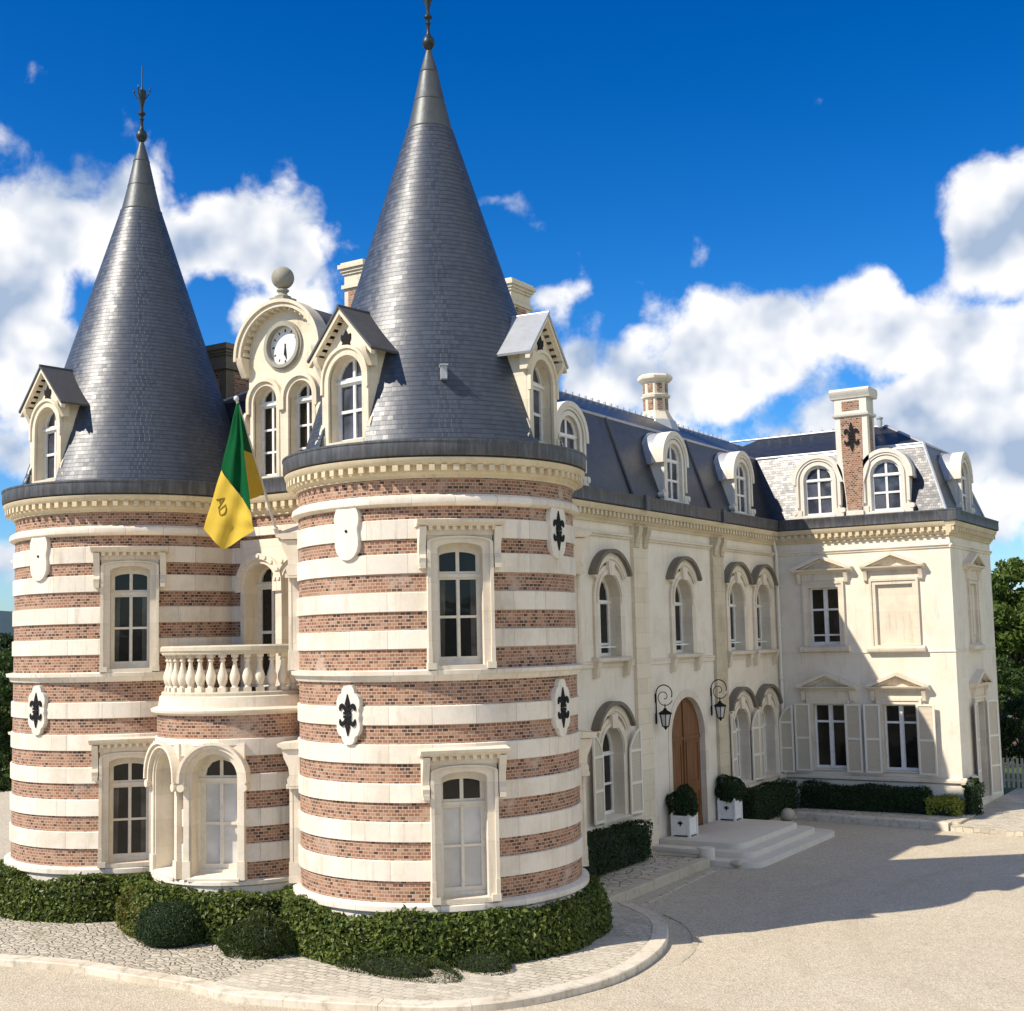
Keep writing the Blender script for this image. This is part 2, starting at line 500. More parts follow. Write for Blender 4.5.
    vc = t.new('ShaderNodeTexVoronoi'); t.put(vc.inputs['Vector'], pos); vc.inputs['Scale'].default_value = 3.4
    bw = t.new('ShaderNodeRGBToBW'); t.put(bw.inputs[0], vc.outputs['Color'])
    gap = t.smooth(vo.outputs['Distance'], 0.0, 0.09, 1, 0)
    col = t.mix(bw.outputs[0], (0.48, 0.42, 0.31), (0.70, 0.62, 0.47))
    col = t.mix(t.math('MULTIPLY', gap, .75), col, (0.24, 0.21, 0.15))
    t.put(b.inputs['Base Color'], col)
    b.inputs['Roughness'].default_value = 0.9
    bump(t, b, t.math('SUBTRACT', t.math('MULTIPLY', t.noise(pos, 14, 4), .6), gap), .7, .04)

    m, t, b = mat('cobbles')
    pos = posvec(t)
    mp = t.new('ShaderNodeMapping'); mp.inputs['Scale'].default_value = (5.2, 7.0, 5.0); t.put(mp.inputs[0], pos)
    vo = t.new('ShaderNodeTexVoronoi', feature='DISTANCE_TO_EDGE'); t.put(vo.inputs['Vector'], mp.outputs[0]); vo.inputs['Scale'].default_value = 1.0
    vc = t.new('ShaderNodeTexVoronoi'); t.put(vc.inputs['Vector'], mp.outputs[0]); vc.inputs['Scale'].default_value = 1.0
    bw = t.new('ShaderNodeRGBToBW'); t.put(bw.inputs[0], vc.outputs['Color'])
    gap = t.smooth(vo.outputs['Distance'], 0.0, 0.16, 1, 0)
    col = t.mix(bw.outputs[0], (0.40, 0.355, 0.27), (0.60, 0.54, 0.43))
    col = t.mix(t.math('MULTIPLY', t.smooth(t.noise(pos, 1.1, 5, .6), .5, .72), .5), col, (0.34, 0.30, 0.20))
    col = t.mix(t.math('MULTIPLY', gap, .42), col, (0.30, 0.26, 0.18))
    t.put(b.inputs['Base Color'], col)
    b.inputs['Roughness'].default_value = 0.9
    bump(t, b, t.math('SUBTRACT', t.math('MULTIPLY', t.noise(pos, 16, 4), .5), gap), .8, .05)

    m, t, b = mat('step_stone')
    pos = posvec(t)
    n = t.noise(pos, 2.4, 6, .65)
    col = t.mix(n, (0.55, 0.50, 0.41), (0.74, 0.68, 0.56))
    t.put(b.inputs['Base Color'], t.mix(t.math('MULTIPLY', t.smooth(t.noise(pos, 9, 6, .7), .55, .75), .4), col, (0.33, 0.30, 0.24)))
    b.inputs['Roughness'].default_value = 0.85
    bump(t, b, t.noise(pos, 20, 5, .6), .3, .02)

    m, t, b = mat('grass')
    pos = posvec(t)
    t.put(b.inputs['Base Color'], t.mix(t.noise(pos, .5, 6, .7), (0.035, 0.07, 0.016), (0.08, 0.115, 0.03)))
    b.inputs['Roughness'].default_value = 1.0
    m, t, b = mat('far_forest')
    pos = posvec(t)
    t.put(b.inputs['Base Color'], t.mix(t.noise(pos, .012, 8, .75), (0.010, 0.030, 0.045), (0.022, 0.055, 0.065)))  # distance haze is put into the forest colour as blue
    b.inputs['Roughness'].default_value = 1.0

    def leaf(name, c1, c2, c3, rough=0.42, trans=0.25):
        m, t, b = mat(name)
        geo = t.new('ShaderNodeNewGeometry')
        r = geo.outputs['Random Per Island']
        col = t.mix(r, c1, c2)
        n = t.noise(geo.outputs['Position'], 1.6, 3, .5)
        col = t.mix(t.math('MULTIPLY', t.smooth(n, .5, .75), .7), col, c3)
        t.put(b.inputs['Base Color'], col)
        b.inputs['Roughness'].default_value = rough
        b.inputs['Specular IOR Level'].default_value = 0.25
        tr = t.new('ShaderNodeBsdfTranslucent')
        t.put(tr.inputs[0], col)
        mx = t.new('ShaderNodeMixShader')
        mx.inputs[0].default_value = trans
        t.l.new(b.outputs[0], mx.inputs[1]); t.l.new(tr.outputs[0], mx.inputs[2])
        t.l.new(mx.outputs[0], t.n['Material Output'].inputs[0])
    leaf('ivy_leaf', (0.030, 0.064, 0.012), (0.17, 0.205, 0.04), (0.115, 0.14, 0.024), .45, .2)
    leaf('autumn_ivy_leaf', (0.09, 0.11, 0.022), (0.17, 0.15, 0.03), (0.06, 0.09, 0.02), .4, .25)
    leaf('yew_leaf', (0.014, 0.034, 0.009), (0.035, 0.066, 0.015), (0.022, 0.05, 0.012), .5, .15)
    leaf('juniper_leaf', (0.035, 0.06, 0.016), (0.085, 0.11, 0.028), (0.06, 0.085, 0.02), .55, .15)
    leaf('golden_leaf', (0.20, 0.24, 0.035), (0.38, 0.38, 0.07), (0.26, 0.28, 0.045), .45, .3)
    leaf('tree_leaf', (0.028, 0.060, 0.012), (0.085, 0.13, 0.028), (0.05, 0.09, 0.02), .45, .3)
    leaf('pale_tree_leaf', (0.06, 0.105, 0.016), (0.15, 0.20, 0.04), (0.09, 0.135, 0.025), .5, .35)
    leaf('dark_tree_leaf', (0.02, 0.045, 0.012), (0.05, 0.08, 0.02), (0.03, 0.06, 0.015), .5, .2)
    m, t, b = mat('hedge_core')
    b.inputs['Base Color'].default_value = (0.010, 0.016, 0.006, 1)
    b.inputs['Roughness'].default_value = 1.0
    m, t, b = mat('bark')
    pos = posvec(t)
    t.put(b.inputs['Base Color'], t.mix(t.noise(pos, 9, 5, .6), (0.06, 0.045, 0.03), (0.14, 0.11, 0.08)))
    b.inputs['Roughness'].default_value = 0.95
    m, t, b = mat('soil')
    b.inputs['Base Color'].default_value = (0.05, 0.035, 0.022, 1)
    b.inputs['Roughness'].default_value = 1.0


make_materials()


# ------------------------------------------------------------------ mesh builder
class MB:
    def __init__(s):
        s.v = []; s.f = []; s.m = []; s.uv = []

    def face(s, pts, mat=0, uv=None):
        i = len(s.v)
        s.v.extend([tuple(p) for p in pts])
        s.f.append(tuple(range(i, i + len(pts))))
        s.m.append(mat); s.uv.append(uv)

    def box(s, x0, x1, y0, y1, z0, z1, mat=0):
        if x0 > x1: x0, x1 = x1, x0
        if y0 > y1: y0, y1 = y1, y0
        if z0 > z1: z0, z1 = z1, z0
        a = [(x0, y0, z0), (x1, y0, z0), (x1, y1, z0), (x0, y1, z0), (x0, y0, z1), (x1, y0, z1), (x1, y1, z1), (x0, y1, z1)]
        for q in ((0, 3, 2, 1), (4, 5, 6, 7), (0, 1, 5, 4), (1, 2, 6, 5), (2, 3, 7, 6), (3, 0, 4, 7)):
            s.face([a[k] for k in q], mat)

    def hexa(s, b, t, mat=0):
        """b and t: four points each, counterclockwise seen from above"""
        s.face([b[0], b[3], b[2], b[1]], mat)
        s.face(t, mat)
        for i in range(4):
            j = (i + 1) % 4
            s.face([b[i], b[j], t[j], t[i]], mat)

    def plate(s, outer, holes, y0, y1, mat=0, back=False, sidemat=None):
        """polygons in (x, z), front at y0 (towards viewer), back at y1"""
        if sidemat is None: sidemat = mat

        def area(p):
            return sum(p[i][0] * p[(i + 1) % len(p)][1] - p[(i + 1) % len(p)][0] * p[i][1] for i in range(len(p)))
        outer = list(outer) if area(outer) > 0 else list(outer)[::-1]
        hs = [list(h)[::-1] if area(h) > 0 else list(h) for h in holes]
        loops = [outer] + hs
        pts = [p for l in loops for p in l]
        tris = tessellate_polygon([[Vector((p[0], p[1], 0)) for p in l] for l in loops])
        for a, b, c in tris:
            A, B, C = pts[a], pts[b], pts[c]
            ar = (B[0] - A[0]) * (C[1] - A[1]) - (C[0] - A[0]) * (B[1] - A[1])
            if abs(ar) < 1e-10: continue
            if ar < 0: B, C = C, B
            s.face([(A[0], y0, A[1]), (B[0], y0, B[1]), (C[0], y0, C[1])], mat)
            if back: s.face([(A[0], y1, A[1]), (C[0], y1, C[1]), (B[0], y1, B[1])], mat)
        for l in loops:
            n = len(l)
            for i in range(n):
                p, q = l[i], l[(i + 1) % n]
                s.face([(q[0], y0, q[1]), (p[0], y0, p[1]), (p[0], y1, p[1]), (q[0], y1, q[1])], sidemat)

    def prism(s, prof, x0, x1, mat=0):
        """(y, z) outline extruded along x"""
        n = len(prof)
        for i in range(n):
            p, q = prof[i], prof[(i + 1) % n]
            s.face([(x0, p[0], p[1]), (x1, p[0], p[1]), (x1, q[0], q[1]), (x0, q[0], q[1])], mat)
        tr = tessellate_polygon([[Vector((p[0], p[1], 0)) for p in prof]])
        for a, b, c in tr:
            s.face([(x0, *prof[a]), (x0, *prof[b]), (x0, *prof[c])], mat)
            s.face([(x1, *prof[a]), (x1, *prof[c]), (x1, *prof[b])], mat)

    def rev(s, prof, a0=0.0, a1=360.0, n=96, c=(0, 0), mat=0, holes=(), uref=None):
        """prof: list of (r, z) or (r, z, mat of the segment that starts here); angles in degrees"""
        ang = set(round(a0 + (a1 - a0) * i / n, 4) for i in range(n + 1))
        for h in holes:
            ang.add(h[0]); ang.add(h[1])
        ang = sorted(ang)
        ang = [a for i, a in enumerate(ang) if i == 0 or a - ang[i - 1] > 1e-3]
        segs = []
        vlen = 0.0
        for i in range(len(prof) - 1):
            p, q = prof[i], prof[i + 1]
            m = p[2] if len(p) > 2 else mat
            cuts = [0.0, 1.0]
            for h in holes:
                for z in h[2:4]:
                    if abs(q[1] - p[1]) > 1e-6:
                        tt = (z - p[1]) / (q[1] - p[1])
                        if 1e-4 < tt < 1 - 1e-4: cuts.append(tt)
            cuts.sort()
            L = math.hypot(q[0] - p[0], q[1] - p[1])
            for k in range(len(cuts) - 1):
                f0, f1 = cuts[k], cuts[k + 1]
                segs.append((p[0] + (q[0] - p[0]) * f0, p[1] + (q[1] - p[1]) * f0, p[0] + (q[0] - p[0]) * f1, p[1] + (q[1] - p[1]) * f1, m, vlen + L * f0, vlen + L * f1))
            vlen += L
        for i in range(len(ang) - 1):
            A, B = radians(ang[i]), radians(ang[i + 1])
            am = (ang[i] + ang[i + 1]) / 2
            for (r0, z0, r1, z1, m, v0, v1) in segs:
                zm = (z0 + z1) / 2
                if any(h[0] < am < h[1] and h[2] - 1e-4 < zm < h[3] + 1e-4 for h in holes): continue
                R = uref or max(r0, r1)
                vert = abs(z1 - z0) > abs(r1 - r0) * 0.3
                va, vb = (z0, z1) if vert else (v0, v1)
                pts = [(c[0] + r0 * cos(A), c[1] + r0 * sin(A), z0), (c[0] + r0 * cos(B), c[1] + r0 * sin(B), z0),
                       (c[0] + r1 * cos(B), c[1] + r1 * sin(B), z1), (c[0] + r1 * cos(A), c[1] + r1 * sin(A), z1)]
                uv = [(A * R, va), (B * R, va), (B * R, vb), (A * R, vb)]
                if r1 < 1e-5: pts, uv = pts[:3], uv[:3]
                elif r0 < 1e-5: pts, uv = [pts[0], pts[2], pts[3]], [uv[0], uv[2], uv[3]]
                s.face(pts, m, uv)

    def tube(s, pts, r, n=8, mat=0, closed=False):
        pts = [Vector(p) for p in pts]
        rs = r if isinstance(r, (list, tuple)) else [r] * len(pts)
        rings = []
        prev = None
        for i, p in enumerate(pts):
            if i == 0: d = pts[1] - p
            elif i == len(pts) - 1: d = p - pts[i - 1]
            else: d = pts[i + 1] - pts[i - 1]
            d.normalize()
            if prev is None:
                ref = Vector((0, 0, 1)) if abs(d.z) < .9 else Vector((1, 0, 0))
                x = d.cross(ref).normalized()
            else:
                x = (prev - d * prev.dot(d)).normalized()
            prev = x
            y = d.cross(x)
            rings.append([p + (x * cos(2 * pi * k / n) + y * sin(2 * pi * k / n)) * rs[i] for k in range(n)])
        for a, b in zip(rings, rings[1:]):
            for k in range(n):
                j = (k + 1) % n
                s.face([a[k], a[j], b[j], b[k]], mat)
        s.face(rings[0][::-1], mat); s.face(rings[-1], mat)

    def ell(s, c, rx, ry, rz, nu=16, nv=10, mat=0):
        for i in range(nv):
            a, b = -pi / 2 + pi * i / nv, -pi / 2 + pi * (i + 1) / nv
            for k in range(nu):
                p, q = 2 * pi * k / nu, 2 * pi * (k + 1) / nu
                P = lambda e, t: (c[0] + rx * cos(e) * cos(t), c[1] + ry * cos(e) * sin(t), c[2] + rz * sin(e))
                pts = [P(a, p), P(a, q), P(b, q), P(b, p)]
                if i == 0: pts = [pts[0], pts[2], pts[3]]
                elif i == nv - 1: pts = pts[:3]
                s.face(pts, mat)

    def add(s, other, M):
        o = len(s.v)
        s.v.extend([tuple(M @ Vector(p)) for p in other.v])
        s.f.extend([tuple(i + o for i in f) for f in other.f])
        s.m.extend(other.m); s.uv.extend(other.uv)

    def mesh(s, name, mats, angle=38, bevel=0.0):
        me = bpy.data.meshes.new(name)
        me.from_pydata(s.v, [], s.f)
        for mm in mats: me.materials.append(MATS[mm])
        me.polygons.foreach_set('material_index', s.m)
        uvl = me.uv_layers.new(name='UVMap')
        data = np.zeros((len(me.loops), 2), np.float32)
        k = 0
        for poly, uv in zip(s.f, s.uv):
            n = len(poly)
            if uv is not None:
                data[k:k + n] = uv
            else:
                P = [s.v[i] for i in poly]
                a = Vector(P[1]) - Vector(P[0]); b = Vector(P[2]) - Vector(P[0])
                nn = a.cross(b)
                ax, ay, az = abs(nn.x), abs(nn.y), abs(nn.z)
                if az >= ax and az >= ay: data[k:k + n] = [(p[0], p[1]) for p in P]
                elif ax > ay: data[k:k + n] = [(p[1], p[2]) for p in P]
                else: data[k:k + n] = [(p[0], p[2]) for p in P]
            k += n
        uvl.data.foreach_set('uv', data.ravel())
        bm = bmesh.new(); bm.from_mesh(me)
        bmesh.ops.remove_doubles(bm, verts=bm.verts, dist=1e-5)
        if bevel > 0:
            bmesh.ops.recalc_face_normals(bm, faces=bm.faces)
            ed = [e for e in bm.edges if len(e.link_faces) == 2 and e.calc_face_angle(0) > 0.6]
            bmesh.ops.bevel(bm, geom=ed, offset=bevel, segments=2, affect='EDGES', profile=0.6)
        bm.to_mesh(me); bm.free()
        me.polygons.foreach_set('use_smooth', [True] * len(me.polygons))
        me.set_sharp_from_angle(angle=radians(angle))
        me.update()
        return me


def link(name, me, parent=None, M=None, label=None, cat=None, group=None, kind=None):
    o = bpy.data.objects.new(name, me)
    COL.objects.link(o)
    if parent is not None:
        o.parent = parent
        o.matrix_parent_inverse = parent.matrix_world.inverted()
    if M is not None:
        o.matrix_world = M
        if parent is not None:                      # keep exact world placement under an unrotated parent
            o.matrix_basis = M
    if label: o['label'] = label
    if cat: o['category'] = cat
    if group: o['group'] = group
    if kind: o['kind'] = kind
    return o


def thing(name, loc, label, cat, group=None):
    o = bpy.data.objects.new(name, None)
    COL.objects.link(o)
    o.location = loc
    o.matrix_world = Matrix.Translation(Vector(loc))
    o.empty_display_size = .3
    o['label'] = label; o['category'] = cat
    if group: o['group'] = group
    return o


def part(name, mb, mats, parent, M=None, label=None, **kw):
    me = mb if isinstance(mb, bpy.types.Mesh) else mb.mesh(name, mats, **kw)
    return link(name, me, parent, M if M is not None else Matrix.Identity(4), label)


def child(name, me, parent, label=None):
    """a sub-part that shares its part's placement"""
    o = bpy.data.objects.new(name, me)
    COL.objects.link(o)
    o.parent = parent
    if label: o['label'] = label
    return o


def facing(theta_deg, origin):
    """local frame: x to the right seen from outside, y into the wall, z up; outward normal at theta"""
    return Matrix.Translation(Vector(origin)) @ Matrix.Rotation(radians(theta_deg + 90), 4, 'Z')


# ------------------------------------------------------------------ outline helpers
def arch(h, z0, zs, rise=None, n=18):
    rise = h if rise is None else rise
    return [(-h, z0), (h, z0)] + [(h * cos(pi * i / n), zs + rise * sin(pi * i / n)) for i in range(n + 1)]


def arch_band(ho, hi, z0, zs, ro=None, ri=None, n=18, zsi=None):
    ro = ho if ro is None else ro
    ri = hi if ri is None else ri
    zsi = zs if zsi is None else zsi
    o = [(ho * cos(pi * i / n), zs + ro * sin(pi * i / n)) for i in range(n + 1)]
    i_ = [(hi * cos(pi * i / n), zsi + ri * sin(pi * i / n)) for i in range(n, -1, -1)]
    a = [(ho, z0)] + o + [(-ho, z0)] if z0 < zs - 1e-4 else o
    b = [(-hi, z0)] + i_ + [(hi, z0)] if z0 < zs - 1e-4 else i_
    return a + b


def circle(cx, cz, r, n=24, rz=None):
    rz = r if rz is None else rz
    return [(cx + r * cos(2 * pi * i / n), cz + rz * sin(2 * pi * i / n)) for i in range(n)]


def rect(x0, x1, z0, z1):
    return [(x0, z0), (x1, z0), (x1, z1), (x0, z1)]


def half_arch_panel(x0, x1, z0, zs, rise, n=8):
    """left or right half of an arch opening, between |x0| and |x1| from the middle"""
    top = [(x0 + (x1 - x0) * i / n) for i in range(n + 1)]
    H = max(abs(x0), abs(x1)) + 0.02
    t = [(x, zs + rise * sqrt(max(0, 1 - (x / H) ** 2))) for x in top]
    return [(x0, z0), (x1, z0)] + t[::-1] if x1 > x0 else [(x1, z0), (x0, z0)] + t


# ------------------------------------------------------------------ dimensions
RB, TX, TY, D = 2.941, 0.215, -20.684, 9.262
LX = TX - D
W, S = 6.054, 5.917
GROUND = -0.33
WHITES = [(8.137, 7.757), (7.47, 7.09), (6.73, 6.36), (6.0, 5.645), (4.56, 4.20), (3.836, 3.476), (3.10, 2.74), (2.38, 2.01), (1.665, 1.285)]
BAND_G, BAND_F = 0.89, 5.243            # sill levels

CH = thing('chateau', (0, 0, GROUND), 'cream stone chateau with two striped round brick towers, pointed slate spires and a clock gable', 'chateau')


# ------------------------------------------------------------------ window kinds
def tower_window_kit():
    body = MB()
    o = arch(0.63, 0.0, 2.43, 0.115)
    hole = arch(0.44, 0.075, 2.30, 0.12)
    body.plate(rect(-0.635, 0.635, 0.0, 2.72), [hole], -0.09, 0.36)
    # raised outer bead, pedestals, inner bead
    body.plate(arch_band(0.645, 0.58, 0.0, 2.425, 0.125, 0.09), [], -0.15, -0.085)
    for sx in (-1, 1):
        body.box(sx * 0.66, sx * 0.49, -0.17, 0.1, 0.0, 0.13)
        body.box(sx * 0.65, sx * 0.57, -0.165, 0.1, 0.13, 0.42)
        # console
        body.prism([(-0.10, 1.98), (-0.15, 2.0), (-0.17, 2.12), (-0.12, 2.2), (-0.14, 2.36), (-0.24, 2.56), (-0.27, 2.72), (0.1, 2.72), (0.1, 1.98)], sx * 0.665, sx * 0.80)
        body.box(sx * 0.675, sx * 0.79, -0.19, 0.1, 1.93, 2.02)
    body.box(-0.655, 0.655, -0.11, -0.085, 2.56, 2.74)
    # dentils below the hood
    k = -0.62
    while k < 0.63:
        body.box(k, k + 0.075, -0.24, -0.1, 2.655, 2.735)
        k += 0.155
    # keystones in relief on the frieze
    for x in (-0.33, -0.115, 0.10, 0.315):
        body.box(x, x + 0.012, -0.094, -0.08, 2.44, 2.6)
    body.prism([(0.12, 2.735), (-0.25, 2.735), (-0.28, 2.77), (-0.35, 2.79), (-0.37, 2.85), (0.12, 2.885)], -0.855, 0.855)
    body.box(-0.50, 0.50, -0.12, 0.3, -0.02, 0.07)
    frame = MB()
    holes = [half_arch_panel(0.035, 0.36, 1.88, 2.16, 0.10), half_arch_panel(-0.36, -0.035, 1.88, 2.16, 0.10)]
    for (a, b) in ((0.235, 0.975), (1.025, 1.72)):
        holes += [rect(-0.36, -0.035, a, b), rect(0.035, 0.36, a, b)]
    frame.plate(arch(0.47, 0.06, 2.30, 0.13), holes, 0.235, 0.29)
    frame.box(-0.47, 0.47, 0.20, 0.25, 1.765, 1.83)
    frame.box(-0.47, 0.47, 0.20, 0.25, 0.06, 0.15)
    frame.box(-0.02, 0.02, 0.222, 0.24, 0.2, 1.74)
    def pane(dark_top_only):
        p = MB()
        if dark_top_only:
            p.face([(-0.44, 0.275, 0.1), (0.44, 0.275, 0.1), (0.44, 0.275, 1.8), (-0.44, 0.275, 1.8)], 1)
        else:
            xs = [-.44, -.27, .25, .44]
            for k in range(3):
                p.face([(xs[k], 0.275, 0.1), (xs[k + 1], 0.275, 0.1), (xs[k + 1] + (.03 if k == 0 else 0), 0.275, 1.8), (xs[k] + (.03 if k == 1 else 0), 0.275, 1.8)], 0 if k == 1 else 2)
        p.face([(-0.44, 0.275, 1.8), (0.44, 0.275, 1.8), (0.44, 0.275, 2.4), (-0.44, 0.275, 2.4)], 0)
        return p
    return (body.mesh('window', ['trim_stone']), frame.mesh('frame', ['cream_paint']),
            pane(False).mesh('pane', ['window_glass', 'curtain_glass', 'dim_glass']), pane(True).mesh('pane', ['window_glass', 'curtain_glass', 'dim_glass']))


TW = tower_window_kit()


def put_window(kit, M, curtain=False, label=None, name='window'):
    w = part(name, kit[0], None, CH, M, label)
    child('frame', kit[1], w)
    child('pane', kit[3] if curtain and len(kit) > 3 else kit[2], w)
    return w


# ------------------------------------------------------------------ towers
def tower_profile(R):
    p = [(R + .08, GROUND - .25, 1), (R + .08, .69, 1), (R + .15, .745, 1), (R + .15, .845, 1), (R + .06, .885, 1), (R, .893, 0)]
    seq = sorted(WHITES, key=lambda q: q[1])
    for top, bot in seq:
        if bot > 5.3 and not any(abs(q[1] - 5.243) < 1e-3 for q in p):
            p += [(R, 5.02, 1), (R + .06, 5.03, 1), (R + .09, 5.09, 1), (R + .10, 5.13, 1), (R + .16, 5.15, 1), (R + .17, 5.225, 1), (R + .03, 5.243, 1), (R, 5.25, 0)]
        p += [(R, bot, 1), (R + .038, bot + .006, 1), (R + .042, top - .012, 1), (R + .03, top, 1), (R, top + .004, 0)]
    p += [(R, 8.39, 1), (R + .07, 8.395, 1), (R + .13, 8.44, 1), (R + .14, 8.50, 1), (R + .12, 8.56, 1), (R + .04, 8.61, 1), (R, 8.62, 0), (R, 8.97, 0)]
    return p


def tower_cornice(R):
    m = MB()
    m.rev([(R - .02, 8.93), (R + .05, 8.935), (R + .06, 8.985), (R + .10, 9.0), (R + .13, 9.04), (R + .13, 9.17), (R + .22, 9.175), (R + .27, 9.23), (R + .29, 9.30), (R + .2, 9.335)], n=128)
    nb = 84
    for i in range(nb):
        a = 360 * i / nb
        b = MB(); b.box(-.055, .055, -.115, .02, 0, .115)
        m.add(b, facing(a, (cos(radians(a)) * (R + .13), sin(radians(a)) * (R + .13), 9.055)))
    return m.mesh('cornice', ['cornice_stone'])


def tower_gutter(R):
    m = MB()
    m.rev([(R + .22, 9.33), (R + .30, 9.345), (R + .318, 9.37), (R + .318, 9.60), (R + .335, 9.62), (R + .335, 9.655), (R + .29, 9.665), (R - .12, 9.67)], n=160)
    return m.mesh('gutter', ['zinc_gutter'])


def spire(dorm):
    m = MB()
    z0, z1, r0, r1 = 9.64, 17.06, 2.86, 0.512
    N = 74
    nseg = 120
    def inside(am, r, z):                                   # leave the roof open inside the dormers
        for a in dorm:
            d = am - radians(a)
            x, y = r * sin(d), 2.56 - r * cos(d)
            if r * cos(d) > 0 and abs(x) < .66 and y > -.45 and z < 9.66 + 1.95: return True
        return False
    for i in range(N):
        f0, f1 = i / N, (i + 1) / N
        ra, rb = r0 + (r1 - r0) * f0 + .008, r0 + (r1 - r0) * f1 + .004
        za, zb = z0 + (z1 - z0) * f0, z0 + (z1 - z0) * f1
        ph = random.random()
        for k in range(nseg):
            A, B = 2 * pi * k / nseg, 2 * pi * (k + 1) / nseg
            P = lambda r, a, z: (r * cos(a), r * sin(a), z)
            R = ra
            if inside((A + B) / 2, ra, (za + zb) / 2): continue
            m.face([P(ra, A, za), P(ra, B, za), P(rb, B, zb), P(rb, A, zb)], 0, [(A * R + ph, i + .001), (B * R + ph, i + .001), (B * R + ph, i + .999), (A * R + ph, i + .999)])
            m.face([P(ra - .03, A, za + .001), P(ra - .03, B, za + .001), P(ra, B, za), P(ra, A, za)], 0, [(A * R, i + .05)] * 4)
    return m.mesh('spire_roof', ['cone_slate'], angle=60)


def spire_cap():
    m = MB()
    m.rev([(.51, 17.00), (.53, 17.03), (.53, 17.06), (.50, 17.08), (.348, 17.72), (.355, 17.735), (.345, 17.75), (.205, 18.40), (.215, 18.42), (.20, 18.44), (.06, 18.93)], n=40)
    return m.mesh('lead_cap', ['old_lead'])


def finial():
    m = MB()
    m.rev([(.05, 18.9), (.06, 18.95), (.11, 18.98), (.175, 19.06), (.185, 19.13), (.15, 19.22), (.08, 19.28), (.055, 19.34), (.05, 19.52), (.085, 19.56), (.045, 19.60),
           (.06, 19.66), (.12, 19.70), (.12, 19.74), (.05, 19.79), (.05, 19.9), (.11, 20.08), (.13, 20.26), (.14, 20.34), (.05, 20.36), (.02, 20.45), (.016, 21.0), (.0, 21.05)], n=20)
    for a in range(4):
        pts = []
        for i in range(9):
            f = i / 8
            r = .08 + .22 * sin(f * pi * .62)
            pts.append((r * cos(a * pi / 2 + .4), r * sin(a * pi / 2 + .4), 20.08 + .36 * f - (.1 if i == 8 else 0)))
        m.tube(pts, .016, 6)
        m.ell(pts[-1], .03, .03, .05, 8, 6)
    m.v = [(v[0] * .78, v[1] * .78, v[2]) for v in m.v]
    return m.mesh('finial', ['finial_iron'])


def fleur_polys(z, s, up=1):
    """pieces of one iron fleur-de-lis as (x, z) polygons"""
    P = []
    P.append([(0, z), (.055 * s, z + up * .09 * s), (.03 * s, z + up * .14 * s), (.075 * s, z + up * .22 * s), (0, z + up * .46 * s), (-.075 * s, z + up * .22 * s), (-.03 * s, z + up * .14 * s), (-.055 * s, z + up * .09 * s)])
    for sx in (-1, 1):
        pet = [(.03, .10), (.10, .20), (.17, .235), (.23, .20), (.255, .12), (.235, .05), (.20, .10), (.16, .13), (.11, .09), (.07, .03)]
        P.append([(sx * a * s, z + up * b * s) for a, b in pet])
    P.append(rect(-.11 * s, .11 * s, z - .035 * s, z + .035 * s))
    return P


def cartouche(kind):
    """white stone boss: 'blank' upper one or 'fleur' one with double iron fleur-de-lis"""
    m = MB()
    big = kind == 'upper' or kind == 'upper_fleur'
    if big:
        prof = [(0, .56), (.10, .545), (.19, .50), (.26, .42), (.30, .32), (.305, .22), (.29, .13), (.262, .05), (.265, -.02), (.28, -.10), (.29, -.20), (.285, -.30), (.25, -.41), (.18, -.50), (.09, -.555), (0, -.57)]
    else:
        prof = [(0.0, .57), (.09, .56), (.14, .50), (.16, .42), (.23, .38), (.285, .28), (.285, .18), (.25, .09), (.275, 0.02), (.25, -.07), (.285, -.18), (.285, -.28), (.23, -.38), (.16, -.42), (.14, -.50), (.09, -.56), (0, -.57)]
    out = [(x, z) for x, z in prof] + [(-x, z) for x, z in prof[::-1][1:-1]]
    m.plate(out, [], -.065, .12)
    iron = MB()
    if kind == 'upper':
        iron.plate(circle(0, 0, .03, 12), [], -.08, -.04)
    else:
        for up in (1, -1):
            for i, pl in enumerate(fleur_polys(0.035 * up, .80, up)):
                iron.plate(pl, [], -.092 - .004 * i, -.05)
    return m.mesh('cartouche', ['pale_stone']), iron.mesh('iron_fleur', ['black_iron'])


CART = {k: cartouche(k) for k in ('upper', 'upper_fleur', 'lower')}


